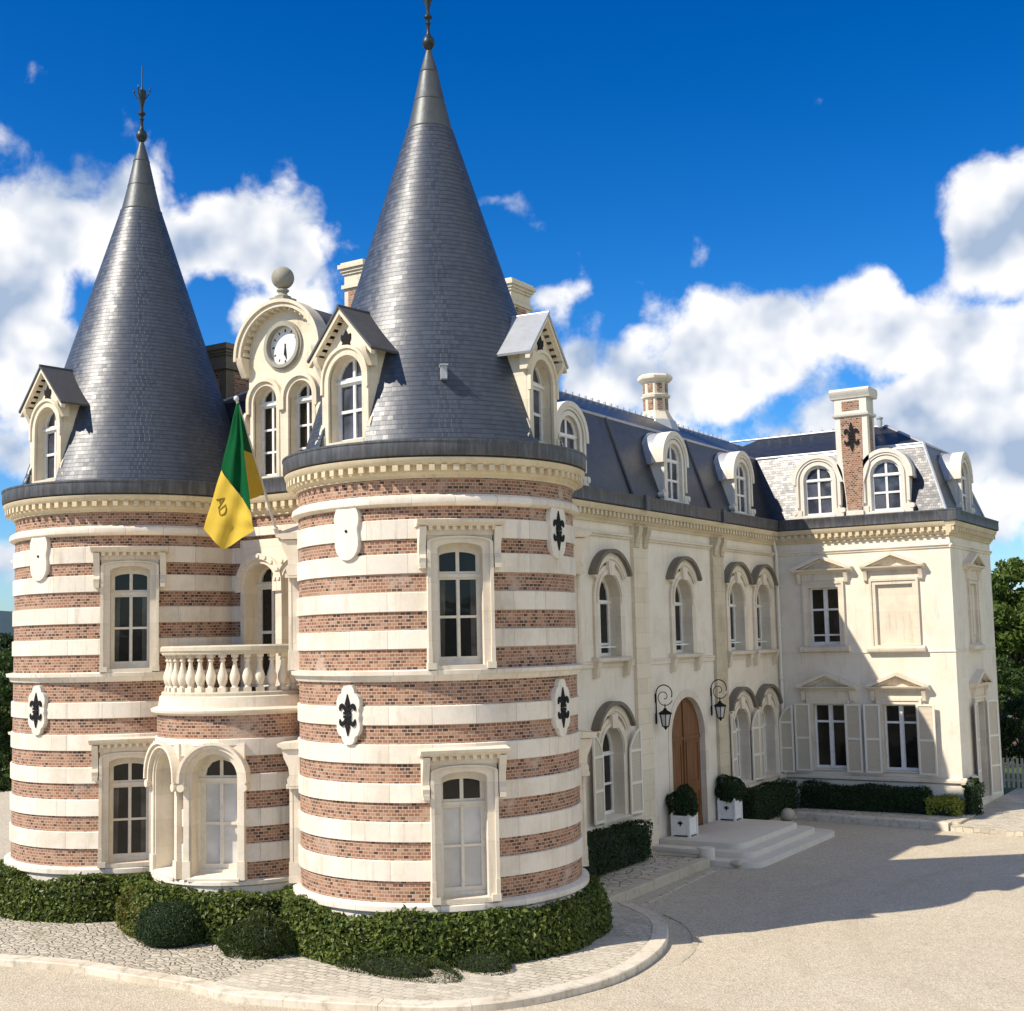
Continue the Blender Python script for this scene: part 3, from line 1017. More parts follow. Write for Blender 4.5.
def tower_dormer_kit():
    b = MB()
    b.plate([(-.69, 0), (.69, 0), (.69, 2.0), (0, 2.76), (-.69, 2.0)], [arch(.50, .17, 1.44)], 0, .36)
    b.plate(arch_band(.685, .50, 0.0, 1.44), [], -.06, .02)
    b.plate(arch_band(.70, .635, 1.2, 1.44), [], -.10, -.03)
    for sx in (-1, 1):
        b.box(sx * .69, sx * .55, .36, 1.15, 0.0, 1.98)
        b.box(sx * .78, sx * .60, -.09, .30, 0, .34)
        b.prism([(-.07, .34), (-.09, .42), (-.02, .60), (.30, .60), (.30, .34)], sx * .755, sx * .69)
        b.tube([(sx * .79, -.10, .20), (sx * .79, .1, .20)], .09, 10)
        # small corbels under the eaves
        b.prism([(-.05, 1.62), (-.12, 1.75), (-.20, 1.86), (-.22, 1.98), (.1, 1.98), (.1, 1.62)], sx * .79, sx * .66)
    b.box(-.56, .56, -.08, .3, .06, .18)
    # raking cornice with little blocks
    L = math.hypot(.97, .98)
    for sx in (-1, 1):
        for i in range(7):
            f = .1 + i / 7.6
            x, z = sx * (.86 - .86 * f), 1.86 + .92 * f
            b.box(x - .03, x + .03, -.13, .02, z - .045, z + .03)
        o = [(sx * .93, 1.80), (sx * .93, 1.89), (0, 2.88), (0, 2.77)]
        b.plate(o, [], -.20, -.10)
    roof = MB()
    for sx in (-1, 1):
        pts = [(sx * .945, 1.895), (0, 2.89), (0, 2.945), (sx * .965, 1.94)]
        roof.plate(pts, [], -.23, 1.3, back=True)
    roof.tube([(0, -.24, 2.93), (0, 1.2, 2.93)], .035, 8)
    frame = MB()
    holes = [half_arch_panel(.035, .40, 1.56, 1.40 + .14, .46), half_arch_panel(-.40, -.035, 1.56, 1.40 + .14, .46)]
    holes = [[(.035, 1.52), (.41, 1.52), (.39, 1.62), (.30, 1.76), (.17, 1.85), (.035, 1.875)], [(-.41, 1.52), (-.035, 1.52), (-.035, 1.875), (-.17, 1.85), (-.30, 1.76), (-.39, 1.62)]]
    for a, c in ((.26, .80), (.86, 1.36)):
        holes += [rect(-.41, -.035, a, c), rect(.035, .41, a, c)]
    frame.plate(arch(.52, .12, 1.44), holes, .20, .26)
    frame.box(-.51, .51, .15, .22, 1.41, 1.47)
    frame.box(-.51, .51, .12, .22, .12, .20)
    pane = MB()
    pane.face([(-.47, .245, .2), (.47, .245, .2), (.47, .245, 1.9), (-.47, .245, 1.9)])
    iron = MB()
    for q in ([(-.13, 2.12), (.13, 2.12), (.10, 2.22), (.14, 2.26), (.14, 2.38), (.07, 2.36), (0, 2.47), (-.07, 2.36), (-.14, 2.38), (-.14, 2.26), (-.10, 2.22)],):
        iron.plate(q, [], -.025, .03)
    return dict(body=b.mesh('dormer', ['dormer_stone']), roof=roof.mesh('dormer_roof', ['dark_lead']), roof2=roof.mesh('dormer_roof', ['lead']),
                frame=frame.mesh('frame', ['white_paint']), pane=pane.mesh('pane', ['dormer_glass']), iron=iron.mesh('gable_ornament', ['black_iron']))


def build_towers():
    CORN, GUT, CAP, FIN = tower_cornice(RB), tower_gutter(RB), spire_cap(), finial()
    TD = tower_dormer_kit()
    for tx, wins, orn, dorm, lab in ((TX, (-149, -46, 55), (-90, 0), (-98, 6), 'round tower at the corner in front of the door wall'),
                                     (LX, (-168, -45.5, 130), (-90, 180), (-98, 180), 'round tower at the far left')):
        M = Matrix.Translation((tx, TY, 0))
        w = MB()
        ha = 11.6
        holes = []
        for a in wins:
            for z in (BAND_G, BAND_F):
                holes.append((a - ha, a + ha, z + .01, z + 2.44))
        w.rev(tower_profile(RB), -180 if tx == TX else -225 + 0, 180 if tx == TX else 135, 120, mat=0, holes=[(h[0] if h[0] < 124 else h[0] - 360, h[1] if h[0] < 124 else h[1] - 360, h[2], h[3]) for h in holes] if tx != TX else holes)
        t = part('round_tower', w, ['brick', 'band_stone'], CH, M, lab)
        child('cornice', CORN, t); child('gutter', GUT, t); child('spire_roof', spire(dorm), t)
        child('lead_cap', CAP, t); child('finial', FIN, t)
        for a in wins:
            n = Vector((cos(radians(a)), sin(radians(a)), 0)) * RB
            put_window(TW, facing(a, (tx + n.x, TY + n.y, BAND_F)))
            put_window(TW, facing(a, (tx + n.x, TY + n.y, BAND_G)), curtain=(tx == TX and a == -46))
        for i, a in enumerate(orn):
            n = Vector((cos(radians(a)), sin(radians(a)), 0)) * (RB + .03)
            k = CART['upper_fleur' if a == 0 else 'upper']
            c = part('cartouche', k[0], None, CH, facing(a, (tx + n.x, TY + n.y, 7.96)))
            child('iron_fleur' if a == 0 else 'iron_stud', k[1], c)
            c = part('cartouche', CART['lower'][0], None, CH, facing(a, (tx + n.x, TY + n.y, 4.40)))
            child('iron_fleur', CART['lower'][1], c)
        for a in dorm:
            n = Vector((cos(radians(a)), sin(radians(a)), 0)) * 2.56
            d = part('dormer', TD['body'], None, CH, facing(a, (tx + n.x, TY + n.y, 9.66)))
            child('dormer_roof', TD['roof2' if a == 6 else 'roof'], d); child('frame', TD['frame'], d)
            child('pane', TD['pane'], d); child('gable_ornament', TD['iron'], d)
    # little vent on the near spire
    v = MB(); v.box(-.06, .06, -.22, .1, 0, .26); v.box(-.08, .08, -.26, .1, .26, .29)
    part('roof_vent', v, ['lead'], CH, facing(-50, (TX + cos(radians(-50)) * 2.42, TY + sin(radians(-50)) * 2.42, 10.95)))


build_towers()


# ------------------------------------------------------------------ bow window with balcony, end wall, clock gable
BX, BY, BR = -4.40, -21.72, 1.92
EY = -20.4


def build_bow():
    R = BR
    prof = [(R + .05, GROUND - .25, 1), (R + .05, .80, 1), (R + .10, .84, 1), (R + .10, .91, 1), (R + .03, .935, 1), (R, .94, 0)]
    for top, bot in sorted([q for q in WHITES if q[0] < 4.0], key=lambda q: q[1]):
        prof += [(R, bot, 1), (R + .035, bot + .006, 1), (R + .04, top - .012, 1), (R + .03, top, 1), (R, top + .004, 0)]
    prof += [(R, 4.33, 0)]
    holes = [(-84.0, -49.0, .95, 3.70), (-126.0, -91.0, .95, 3.70)]
    w = MB()
    w.rev(prof, -225, 45, 80, mat=0, holes=holes)
    bow = part('bow_window', w, ['brick', 'band_stone'], CH, Matrix.Translation((BX, BY, 0)), 'rounded brick and stone bay under the balcony')
    slab = MB()
    slab.rev([(R - .3, 4.32), (R + .04, 4.325), (R + .07, 4.36), (R + .13, 4.38), (R + .14, 4.43), (R + .08, 4.46), (R - .02, 4.48), (R - .05, 4.70), (R - .08, 4.72), (0.0, 4.72)], -225, 45, 80)
    child('balcony_floor', slab.mesh('balcony_floor', ['trim_stone']), bow)
    # arched windows of the bow
    b = MB()
    b.plate(rect(-.66, .66, 0, 2.80), [arch(.50, .05, 2.08)], -.02, .55)
    b.plate(arch_band(.665, .54, 0, 2.08), [], -.06, .16)
    b.plate(arch_band(.73, .62, 1.96, 2.08), [], -.15, .16)
    b.plate(arch_band(.76, .70, 2.0, 2.08), [], -.20, .16)
    for sx in (-1, 1):
        b.tube([(sx * .68, -.18, 1.9), (sx * .68, .1, 1.9)], .085, 12)
        b.box(sx * .68, sx * .51, -.08, .16, 0, .38)
    b.prism([(-.10, -.03), (-.10, .03), (-.02, .075), (.54, .10), (.54, -.03)], -.56, .56)
    fr = MB()
    hol = [[(.035, 2.10), (.35, 2.10), (.32, 2.24), (.21, 2.37), (.035, 2.43)], [(-.35, 2.10), (-.035, 2.10), (-.035, 2.43), (-.21, 2.37), (-.32, 2.24)]]
    for a, c in ((.26, 1.07), (1.13, 1.93)):
        hol += [rect(-.35, -.035, a, c), rect(.035, .35, a, c)]
    fr.plate(arch(.51, .05, 2.08), hol, .40, .46)
    fr.box(-.50, .50, .35, .42, 1.98, 2.05); fr.box(-.50, .50, .33, .42, .05, .15)
    pn = MB()
    pn.face([(-.5, .445, .2), (.5, .445, .2), (.5, .445, 2.1), (-.5, .445, 2.1)], 1)
    pn.face([(-.5, .445, 2.1), (.5, .445, 2.1), (.5, .445, 2.6), (-.5, .445, 2.6)], 0)
    kit = (b.mesh('window', ['trim_stone']), fr.mesh('frame', ['cream_paint']), pn.mesh('pane', ['window_glass', 'curtain_glass']))
    for a in (-66, -109):
        rr = R - .045
        put_window(kit, facing(a, (BX + rr * cos(radians(a)), BY + rr * sin(radians(a)), .94)))
    # balustrade
    rail = MB()
    R = BR - .20
    rail.rev([(R - .15, 5.60), (R + .09, 5.60), (R + .11, 5.63), (R + .11, 5.66), (R + .14, 5.69), (R + .14, 5.765), (R + .10, 5.80), (R - .17, 5.80), (R - .19, 5.74), (R - .15, 5.60)], -225, 45, 80)
    rail.rev([(R + .11, 4.71), (R + .11, 4.78), (R + .08, 4.81), (R - .14, 4.81), (R - .17, 4.71)], -225, 45, 80)
    bal = part('balustrade', rail, ['weathered_stone'], CH, Matrix.Translation((BX, BY, 0)))
    bp = MB()
    bp.box(-.085, .085, -.085, .085, 4.80, 4.90)
    bp.rev([(.075, 4.90), (.06, 4.94), (.085, 4.99), (.11, 5.08), (.105, 5.16), (.06, 5.30), (.042, 5.40), (.04, 5.45), (.065, 5.47), (.065, 5.50), (.045, 5.51), (.055, 5.54)], n=18)
    bp.box(-.07, .07, -.07, .07, 5.54, 5.61)
    bme = bp.mesh('baluster', ['trim_stone'])
    for i in range(24):
        a = radians(-196 + 8.9 * i)
        x, y = (R - .04) * cos(a), (R - .04) * sin(a)
        if any(math.hypot(BX + x - t, BY + y - TY) < RB + .13 for t in (TX, LX)): continue
        o = child('baluster', bme, bal)
        o.matrix_basis = Matrix.Translation((x, y, 0)) @ Matrix.Rotation(a, 4, 'Z')

    # end wall between the towers
    wl = MB()
    x0, x1 = -6.75, -2.1
    cx = -4.5
    half = 1.28
    z = 4.7
    rows = []
    cur = 4.2
    for top, bot in sorted(WHITES + [(5.243, 5.02)], key=lambda q: q[1]):
        if top < 4.5: continue
        rows.append((cur, bot, 0)); rows.append((bot, top, 1)); cur = top
    rows.append((cur, 8.39, 0)); rows.append((8.39, 8.6, 1)); rows.append((8.6, 8.98, 0))
    for a, c, m in rows:
        pr = -.04 if m else 0.0
        if a > 8.3: pr = -.12 if m else 0.0
        if c <= 8.2:
            wl.box(x0, cx - half + .02, pr, .4, a, c, m); wl.box(cx + half - .02, x1, pr, .4, a, c, m)
        else:
            wl.box(x0, x1, pr, .4, a, c, m)
    part('end_wall', wl, ['brick', 'band_stone'], CH, Matrix.Translation((0, EY, 0)))
    dk = MB()
    dk.plate(rect(-half, half, 0, 3.50), [[(p[0] - .60, p[1]) for p in arch(.49, .04, 2.42)], [(p[0] + .60, p[1]) for p in arch(.49, .04, 2.42)]], -.06, .45)
    for sx in (-.60, .60):
        q = [(p[0] + sx, p[1]) for p in arch_band(.60, .50, 0, 2.42)]
        e = .004 if sx > 0 else 0
        dk.plate(q, [], -.12 - e, -.05)
        q = [(p[0] + sx, p[1]) for p in arch_band(.74, .60, 2.25, 2.42)]
        dk.plate(q, [], -.18 - e, -.05)
        for i in range(9):
            a = pi * (i + .5) / 9
            dk.box(sx + .67 * cos(a) - .035, sx + .67 * cos(a) + .035, -.21 - e, -.1, 2.42 + .67 * sin(a) - .035, 2.42 + .67 * sin(a) + .035)
    f2 = MB(); p2 = MB()
    for sx in (-.60, .60):
        hol = [[(.03, 2.5), (.36, 2.5), (.32, 2.66), (.2, 2.79), (.03, 2.84)], [(-.36, 2.5), (-.03, 2.5), (-.03, 2.84), (-.2, 2.79), (-.32, 2.66)]]
        for a, c in ((.25, 1.25), (1.32, 2.32)):
            hol += [rect(-.36, -.03, a, c), rect(.03, .36, a, c)]
        f2.plate([(p[0] + sx, p[1]) for p in arch(.50, .04, 2.42)], [[(p[0] + sx, p[1]) for p in h] for h in hol], .33, .39)
        f2.box(sx - .49, sx + .49, .28, .35, 2.38, 2.45)
        p2.face([(sx - .45, .375, .1), (sx + .45, .375, .1), (sx + .45, .375, 2.9), (sx - .45, .375, 2.9)])
    dd = part('balcony_door', dk, ['trim_stone'], CH, Matrix.Translation((cx, EY, 4.80)))
    child('frame', f2.mesh('frame', ['cream_paint']), dd); child('pane', p2.mesh('pane', ['window_glass']), dd)
    # cornice and gutter of the end wall
    c = MB()
    straight_cornice(c, x0 + .4, x1 - .3)
    part('cornice', c, ['cornice_stone'], CH, Matrix.Translation((0, EY, 0)))
    g = MB(); gutter_piece(g, x0 + .4, x1 - .3)
    part('gutter', g, ['zinc_gutter'], CH, Matrix.Translation((0, EY, 0)))


def straight_cornice(m, x0, x1, step=.235):
    m.prism([(.05, 8.86), (-.05, 8.865), (-.06, 8.93), (-.11, 8.96), (-.13, 9.0), (-.13, 9.16), (-.22, 9.165), (-.26, 9.22), (-.29, 9.32), (.05, 9.33)], x0, x1)
    n = max(1, int((x1 - x0) / step))
    for i in range(n):
        a = x0 + (x1 - x0) * (i + .5) / n
        m.box(a - .06, a + .06, -.235, -.12, 9.02, 9.15)


def gutter_piece(m, x0, x1):
    m.prism([(.1, 9.335), (-.28, 9.34), (-.32, 9.37), (-.32, 9.64), (-.335, 9.66), (-.335, 9.70), (-.29, 9.72), (.3, 9.72)], x0, x1)


build_bow()


def build_clock_gable():
    M = Matrix.Translation((-4.42, EY + .02, 9.66))
    b = MB()
    outer = [(-1.13, 0), (1.13, 0)] + [(1.13 * cos(pi * i / 28), 3.10 + 1.08 * sin(pi * i / 28)) for i in range(29)]
    wins = []
    for sx in (-.56, .56):
        wins.append([(p[0] + sx, p[1]) for p in arch(.37, .16, 1.98)])
    ck = circle(0, 3.27, .50, 32)
    b.plate(outer, wins + [ck], 0, .42)
    for sx in (-.56, .56):
        b.plate([(p[0] + sx, p[1]) for p in arch_band(.47, .37, 0, 1.98)], [], -.07, .02)
        b.plate([(p[0] + sx, p[1]) for p in arch_band(.56, .47, 1.7, 1.98)], [], -.13, .02)
    b.box(-.14, .14, -.05, .1, 0.05, 1.95)
    for sx in (-1, 1):
        b.box(sx * 1.13, sx * .96, .42, 1.7, 0, 3.0)
        b.box(sx * 1.25, sx * 1.0, -.10, .35, 0, .5)
        b.prism([(-.1, 2.62), (-.18, 2.75), (-.28, 2.95), (-.3, 3.08), (.1, 3.08), (.1, 2.62)], sx * 1.28, sx * 1.1)
        b.prism([(-.04, 1.25), (-.14, 1.4), (-.16, 1.6), (-.08, 1.75), (.2, 1.75), (.2, 1.25)], sx * 1.22, sx * 1.12)
    # curved pediment with small blocks under it
    b.plate(arch_band(1.32, 1.17, 2.98, 3.08, 1.22, 1.09, n=28), [], -.26, .1)
    b.plate(arch_band(1.36, 1.28, 3.0, 3.08, 1.27, 1.19, n=28), [], -.31, .1)
    for i in range(19):
        a = pi * (i + .5) / 19
        x, z = 1.15 * cos(a), 3.08 + 1.08 * sin(a)
        b.box(x - .04, x + .04, -.20, .02, z - .045, z + .05)
    g = part('clock_gable', b, ['dormer_stone'], CH, M, 'cream gable with a round white clock and paired arched windows')
    r = MB()
    N = 18
    for i in range(N):
        a, c = pi * i / N, pi * (i + 1) / N
        r.face([(1.31 * cos(a), .05, 3.10 + 1.20 * sin(a)), (1.31 * cos(c), .05, 3.10 + 1.20 * sin(c)), (1.31 * cos(c), 2.6, 3.10 + 1.20 * sin(c)), (1.31 * cos(a), 2.6, 3.10 + 1.20 * sin(a))])
    for sx in (-1, 1):
        r.box(sx * 1.31, sx * 1.27, .05, 2.6, 2.9, 3.1)
    child('dormer_roof', r.mesh('dormer_roof', ['dark_lead']), g)
    f = MB(); p = MB()
    for sx in (-.56, .56):
        hol = [[(.03, 2.02), (.28, 2.02), (.25, 2.14), (.15, 2.24), (.03, 2.27)], [(-.28, 2.02), (-.03, 2.02), (-.03, 2.27), (-.15, 2.24), (-.25, 2.14)]]
        for a, c in ((.24, .74), (.79, 1.29), (1.34, 1.86)):
            hol += [rect(-.29, -.03, a, c), rect(.03, .29, a, c)]
        f.plate([(q[0] + sx, q[1]) for q in arch(.38, .12, 1.98)], [[(q[0] + sx, q[1]) for q in h] for h in hol], .22, .28)
        f.box(sx - .37, sx + .37, .17, .24, 1.90, 1.96)
        f.box(sx - .40, sx + .40, .10, .24, .10, .18)
        p.face([(sx - .34, .265, .2), (sx + .34, .265, .2), (sx + .34, .265, 2.33), (sx - .34, .265, 2.33)])
    child('frame', f.mesh('frame', ['white_paint']), g); child('pane', p.mesh('pane', ['window_glass']), g)
    c = MB()
    c.plate(circle(0, 3.27, .60, 36), [circle(0, 3.27, .475, 36)], -.06, .16)
    c.plate(circle(0, 3.27, .55, 36), [circle(0, 3.27, .47, 36)], -.10, -.05)
    child('clock_ring', c.mesh('clock_ring', ['ball_stone']), g)
    c = MB()
    c.plate(circle(0, 3.27, .50, 36), [], .06, .12, 0)
    for i in range(12):
        a = pi / 2 - 2 * pi * i / 12
        d = Vector((cos(a), sin(a))); q = Vector((-d.y, d.x))
        w_ = .020 if i % 3 == 0 else .014
        o = Vector((0, 3.27))
        pts = [o + d * .345 + q * w_, o + d * .41 + q * w_, o + d * .41 - q * w_, o + d * .345 - q * w_]
        c.plate([(t.x, t.y) for t in pts], [], .052, .07, 1)
    child('clock_face', c.mesh('clock_face', ['clock_white', 'black_iron']), g)
    for ang, ln, wd in ((-84, .34, .014), (-97, .24, .018)):
        h = MB()
        d = Vector((cos(radians(ang)), sin(radians(ang)))); q = Vector((-d.y, d.x)); o = Vector((0, 3.27))
        pts = [o - d * .06 + q * wd * .6, o - d * .06 - q * wd * .6, o + d * ln * .75 - q * wd, o + d * ln, o + d * ln * .75 + q * wd]
        h.plate([(t.x, t.y) for t in pts], [], .035 if ln > .3 else .042, .05)
        child('clock_hand', h.mesh('clock_hand', ['black_iron']), g)
    s = MB()
    s.box(-.22, .22, -.25, .22, 4.33, 4.42)
    s.rev([(.19, 4.42), (.20, 4.46), (.12, 4.50), (.10, 4.56), (.15, 4.60), (.15, 4.63), (.09, 4.66), (.08, 4.70)], n=20, c=(0, -.02))
    s.ell((0, -.02, 4.93), .275, .275, .275, 24, 16)
    child('ball_finial', s.mesh('ball_finial', ['ball_stone']), g)


build_clock_gable()


# ------------------------------------------------------------------ main walls
FM = facing(0, (0, 0, 0))                 # entrance wall: local x = world y, local y = -world x
SM = facing(0, (W, 0, 0))
OPEN = .61
FW_WIN = (-12.55, -7.86, -3.72, -1.40)
GF_WIN = (-12.62, -3.74, -1.42)
WX = (1.72, 4.15)


def build_walls():
    # entrance wall
    w = MB()
    holes = []
    for y in FW_WIN: holes.append([(p[0] + y, p[1]) for p in arch(.68, 5.22, 6.88, .66)])
    for y in GF_WIN: holes.append([(p[0] + y, p[1]) for p in arch(.68, 1.0, 2.80, .66)])
    holes.append([(p[0] - 7.70, p[1]) for p in arch(1.36, .02, 2.72)])
    w.plate(rect(-20.4, 0.0, GROUND - .3, 8.95), holes, 0, .45, 0)
    # bands: frieze, sill, base, broken at the pilasters
    for a, c in ((-18.0, -11.12), (-10.24, -5.62), (-4.76, 0.0)):
        w.prism([(.02, 8.47), (-.05, 8.48), (-.06, 8.53), (-.11, 8.55), (-.11, 8.60), (.02, 8.63)], a, c, 1)
        w.prism([(.02, 4.98), (-.04, 4.985), (-.04, 5.08), (-.06, 5.10), (-.06, 5.14), (.02, 5.16)], a, c, 1)
    for a, c in ((-18.0, -11.12), (-4.76, 0.0)):
        w.prism([(.02, .80), (-.10, .81), (-.14, .84), (-.14, .93), (.02, 1.0)], a, c, 1)
        w.box(a, c, -.08, .02, GROUND - .2, .80, 1)
    for (a, c, mm) in ((-11.12, -10.24, 2), (-5.62, -4.76, 3)):
        w.box(a, c, -.10, .02, GROUND - .2, 8.86, mm)
        w.box(a - .04, c + .04, -.15, .02, GROUND - .2, .55, mm)
        for xx in (a + .05, c - .30):
            w.prism([(-.09, 8.25), (-.14, 8.28), (-.18, 8.5), (-.26, 8.7), (-.28, 8.86), (0, 8.86), (0, 8.25)], xx, xx + .25, 3)
    part('entrance_wall', w, ['wall_render', 'trim_stone', 'quoin_stone', 'stained_stone'], CH, FM)
    # wing front
    w = MB()
    holes = [rect(WX[0] - .60, WX[0] + .60, 5.30, 7.38), rect(WX[1] - .70, WX[1] + .70, 5.28, 7.38)]
    holes += [rect(x - .61, x + .61, 1.10, 3.40) for x in (1.72, 4.13)]
    w.plate(rect(0.0, W, GROUND - .3, 8.95), holes, 0, .45, 0)
    w.prism([(.02, 8.47), (-.04, 8.48), (-.05, 8.54), (-.09, 8.56), (-.09, 8.60), (.02, 8.62)], .02, W, 0)
    w.prism([(.02, 5.06), (-.03, 5.065), (-.03, 5.10), (.02, 5.12)], .02, W, 0)
    w.prism([(.02, .80), (-.10, .81), (-.15, .85), (-.15, .93), (.02, 1.0)], .05, W + .14, 1)
    w.box(.05, W + .06, -.07, .02, GROUND - .3, .80, 0)
    part('wing_front_wall', w, ['wall_render', 'trim_stone'], CH)
    # wing side wall
    w = MB()
    holes = [rect(2.75 - .55, 2.75 + .55, 5.30, 7.38), rect(2.75 - .62, 2.75 + .62, .05, 3.30)]
    w.plate(rect(.4505, S, GROUND - .3, 8.95), holes, 0, .45, 0)
    w.prism([(.02, 8.47), (-.04, 8.48), (-.05, 8.54), (-.09, 8.56), (-.09, 8.60), (.02, 8.62)], -.09, S, 0)
    w.prism([(.02, 5.06), (-.03, 5.065), (-.03, 5.10), (.02, 5.12)], -.03, S, 0)
    w.prism([(.02, .80), (-.10, .81), (-.15, .85), (-.15, .93), (.02, 1.0)], -.14, 1.85, 1)
    part('wing_side_wall', w, ['wall_render', 'trim_stone'], CH, SM)
    # rear and far sides, plain
    w = MB()
    w.box(LX, W - .46, S - .45, S, GROUND - .3, 8.95)
    w.box(LX, LX + .45, TY, S - .46, GROUND - .3, 8.95)
    w.box(LX + .46, -.46, EY + .5, EY + .9, GROUND - .3, 8.9)
    part('rear_wall', w, ['wall_render'], CH)
    # cornices and gutters
    c = MB(); straight_cornice(c, -18.0, -.002)
    part('cornice', c, ['cornice_stone'], CH, FM)
    c = MB(); straight_cornice(c, .05, W + .27)
    part('cornice', c, ['cornice_stone'], CH, Matrix.Translation((0, 0, .003)))
    c = MB(); straight_cornice(c, -.255, S)
    part('cornice', c, ['cornice_stone'], CH, SM)
    g = MB(); gutter_piece(g, -18.0, -.002)
    for a in (-10.68, -5.19): g.box(a - .13, a + .13, -.40, -.3, 9.32, 9.74)
    part('gutter', g, ['zinc_gutter'], CH, FM)
    g = MB(); gutter_piece(g, .337, W + .33)
    part('gutter', g, ['zinc_gutter'], CH)
    g = MB(); gutter_piece(g, -.325, S + .2)
    part('gutter', g, ['zinc_gutter'], CH, SM)
    # rain pipe in the inner corner
    p = MB()
    p.tube([(.10, -.32, 9.3), (.10, -.22, 8.9), (.12, -.12, 8.6), (.12, -.11, 5.0), (.12, -.11, GROUND)], .055, 10)
    for z in (7.4, 6.0, 4.2, 2.2): p.box(.05, .19, -.19, -.02, z, z + .05)
    part('rain_pipe', p, ['shutter_frame'], CH)


build_walls()


def arch_window_kit(sill_z, zs, frame_low=True, brackets=True, curtain=False):
    """facade window with arched hood; z relative to the sill top; zs = spring"""
    h = OPEN
    ht = 2.23 + (zs - 1.62)                               # where the hood ends
    b = MB()
    b.plate(arch_band(.86, h, -.02, zs), [], -.07, .40)
    b.plate(arch_band(.74, h + .03, zs - .15, zs), [], -.10, -.06)
    b.plate([(-.12, zs + h - .03), (.12, zs + h - .03), (.17, zs + h + .34), (-.17, zs + h + .34)], [], -.17, -.06)
    # hood mould: shallow arc, ends cut level
    R, cz = 1.16, zs + .13
    a0 = math.asin(min(.95, (ht - cz) / R))
    n = 18
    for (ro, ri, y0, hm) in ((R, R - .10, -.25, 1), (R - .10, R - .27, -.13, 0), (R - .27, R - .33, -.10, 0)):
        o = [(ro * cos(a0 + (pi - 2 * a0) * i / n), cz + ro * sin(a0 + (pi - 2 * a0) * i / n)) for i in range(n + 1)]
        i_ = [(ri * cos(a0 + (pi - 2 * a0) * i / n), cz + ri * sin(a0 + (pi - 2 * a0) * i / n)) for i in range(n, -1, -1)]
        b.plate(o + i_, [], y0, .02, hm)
    if brackets:
        b.prism([(-.22, -.10), (-.24, -.05), (-.24, -.01), (-.05, .02), (.40, .05), (.40, -.10)], -.98, .98)
        for sx in (-1, 1):
            b.prism([(-.08, -.52), (-.12, -.48), (-.18, -.2), (-.20, -.10), (0, -.10), (0, -.52)], sx * .95, sx * .76)
    else:
        b.prism([(-.16, -.12), (-.18, -.05), (-.05, .0), (.40, .05), (.40, -.12)], -.82, .82)
    f = MB()
    tz = zs - .10
    rows = [(.12, .32 if frame_low else .80), (.39 if frame_low else .86, tz - .08)]
    hol = [[(.03, tz + .03), (h - .09, tz + .03), (h - .12, zs + .18), (h - .25, zs + .38), (.03, zs + h - .10)],
           [(-h + .09, tz + .03), (-.03, tz + .03), (-.03, zs + h - .10), (-h + .25, zs + .38), (-h + .12, zs + .18)]]
    for a, c in rows: hol += [rect(-h + .09, -.03, a, c), rect(.03, h - .09, a, c)]
    f.plate(arch(h, .03, zs), hol, .27, .33)
    f.box(-h, h, .23, .29, tz - .06, tz)
    f.box(-.035, .035, .25, .285, .05, tz - .06)
    if frame_low:
        f.box(-h, h, .10, .13, .26, .30)
    p = MB()
    p.face([(-h, .315, .05), (h, .315, .05), (h, .315, zs + h), (-h, .315, zs + h)])
    return b.mesh('window', ['trim_stone', 'hood_stone']), f.mesh('frame', ['white_paint']), p.mesh('pane', ['window_glass'])


def shutter_mesh(w, h, arched=0, rails=(.5,)):
    """one leaf, hinge side at x=0, leaf to +x; arched: +1 the arch rises toward the hinge side away from x=0"""
    m = MB()
    if arched:
        rise = .55
        n = 8
        top = [(w * i / n, h - rise + rise * sin(pi / 2 * (i / n if arched > 0 else 1 - i / n)) ** .8) for i in range(n + 1)]
        out = [(0, 0), (w, 0)] + top[::-1]
        inn = [(.06, .06), (w - .06, .06)] + [(min(max(x, .06), w - .06), z - .065) for x, z in top[::-1]]
    else:
        out = rect(0, w, 0, h); inn = rect(.06, w - .06, .06, h - .06)
    m.plate(out, [inn], -.045, 0, 0, back=True)
    m.plate([(x, z) for x, z in inn], [], -.022, -.004, 1)
    for r in rails:
        m.box(.05, w - .05, -.044, -.002, h * r - .035, h * r + .035, 0)
    return m.mesh('shutter', ['shutter_frame', 'shutter_panel'])


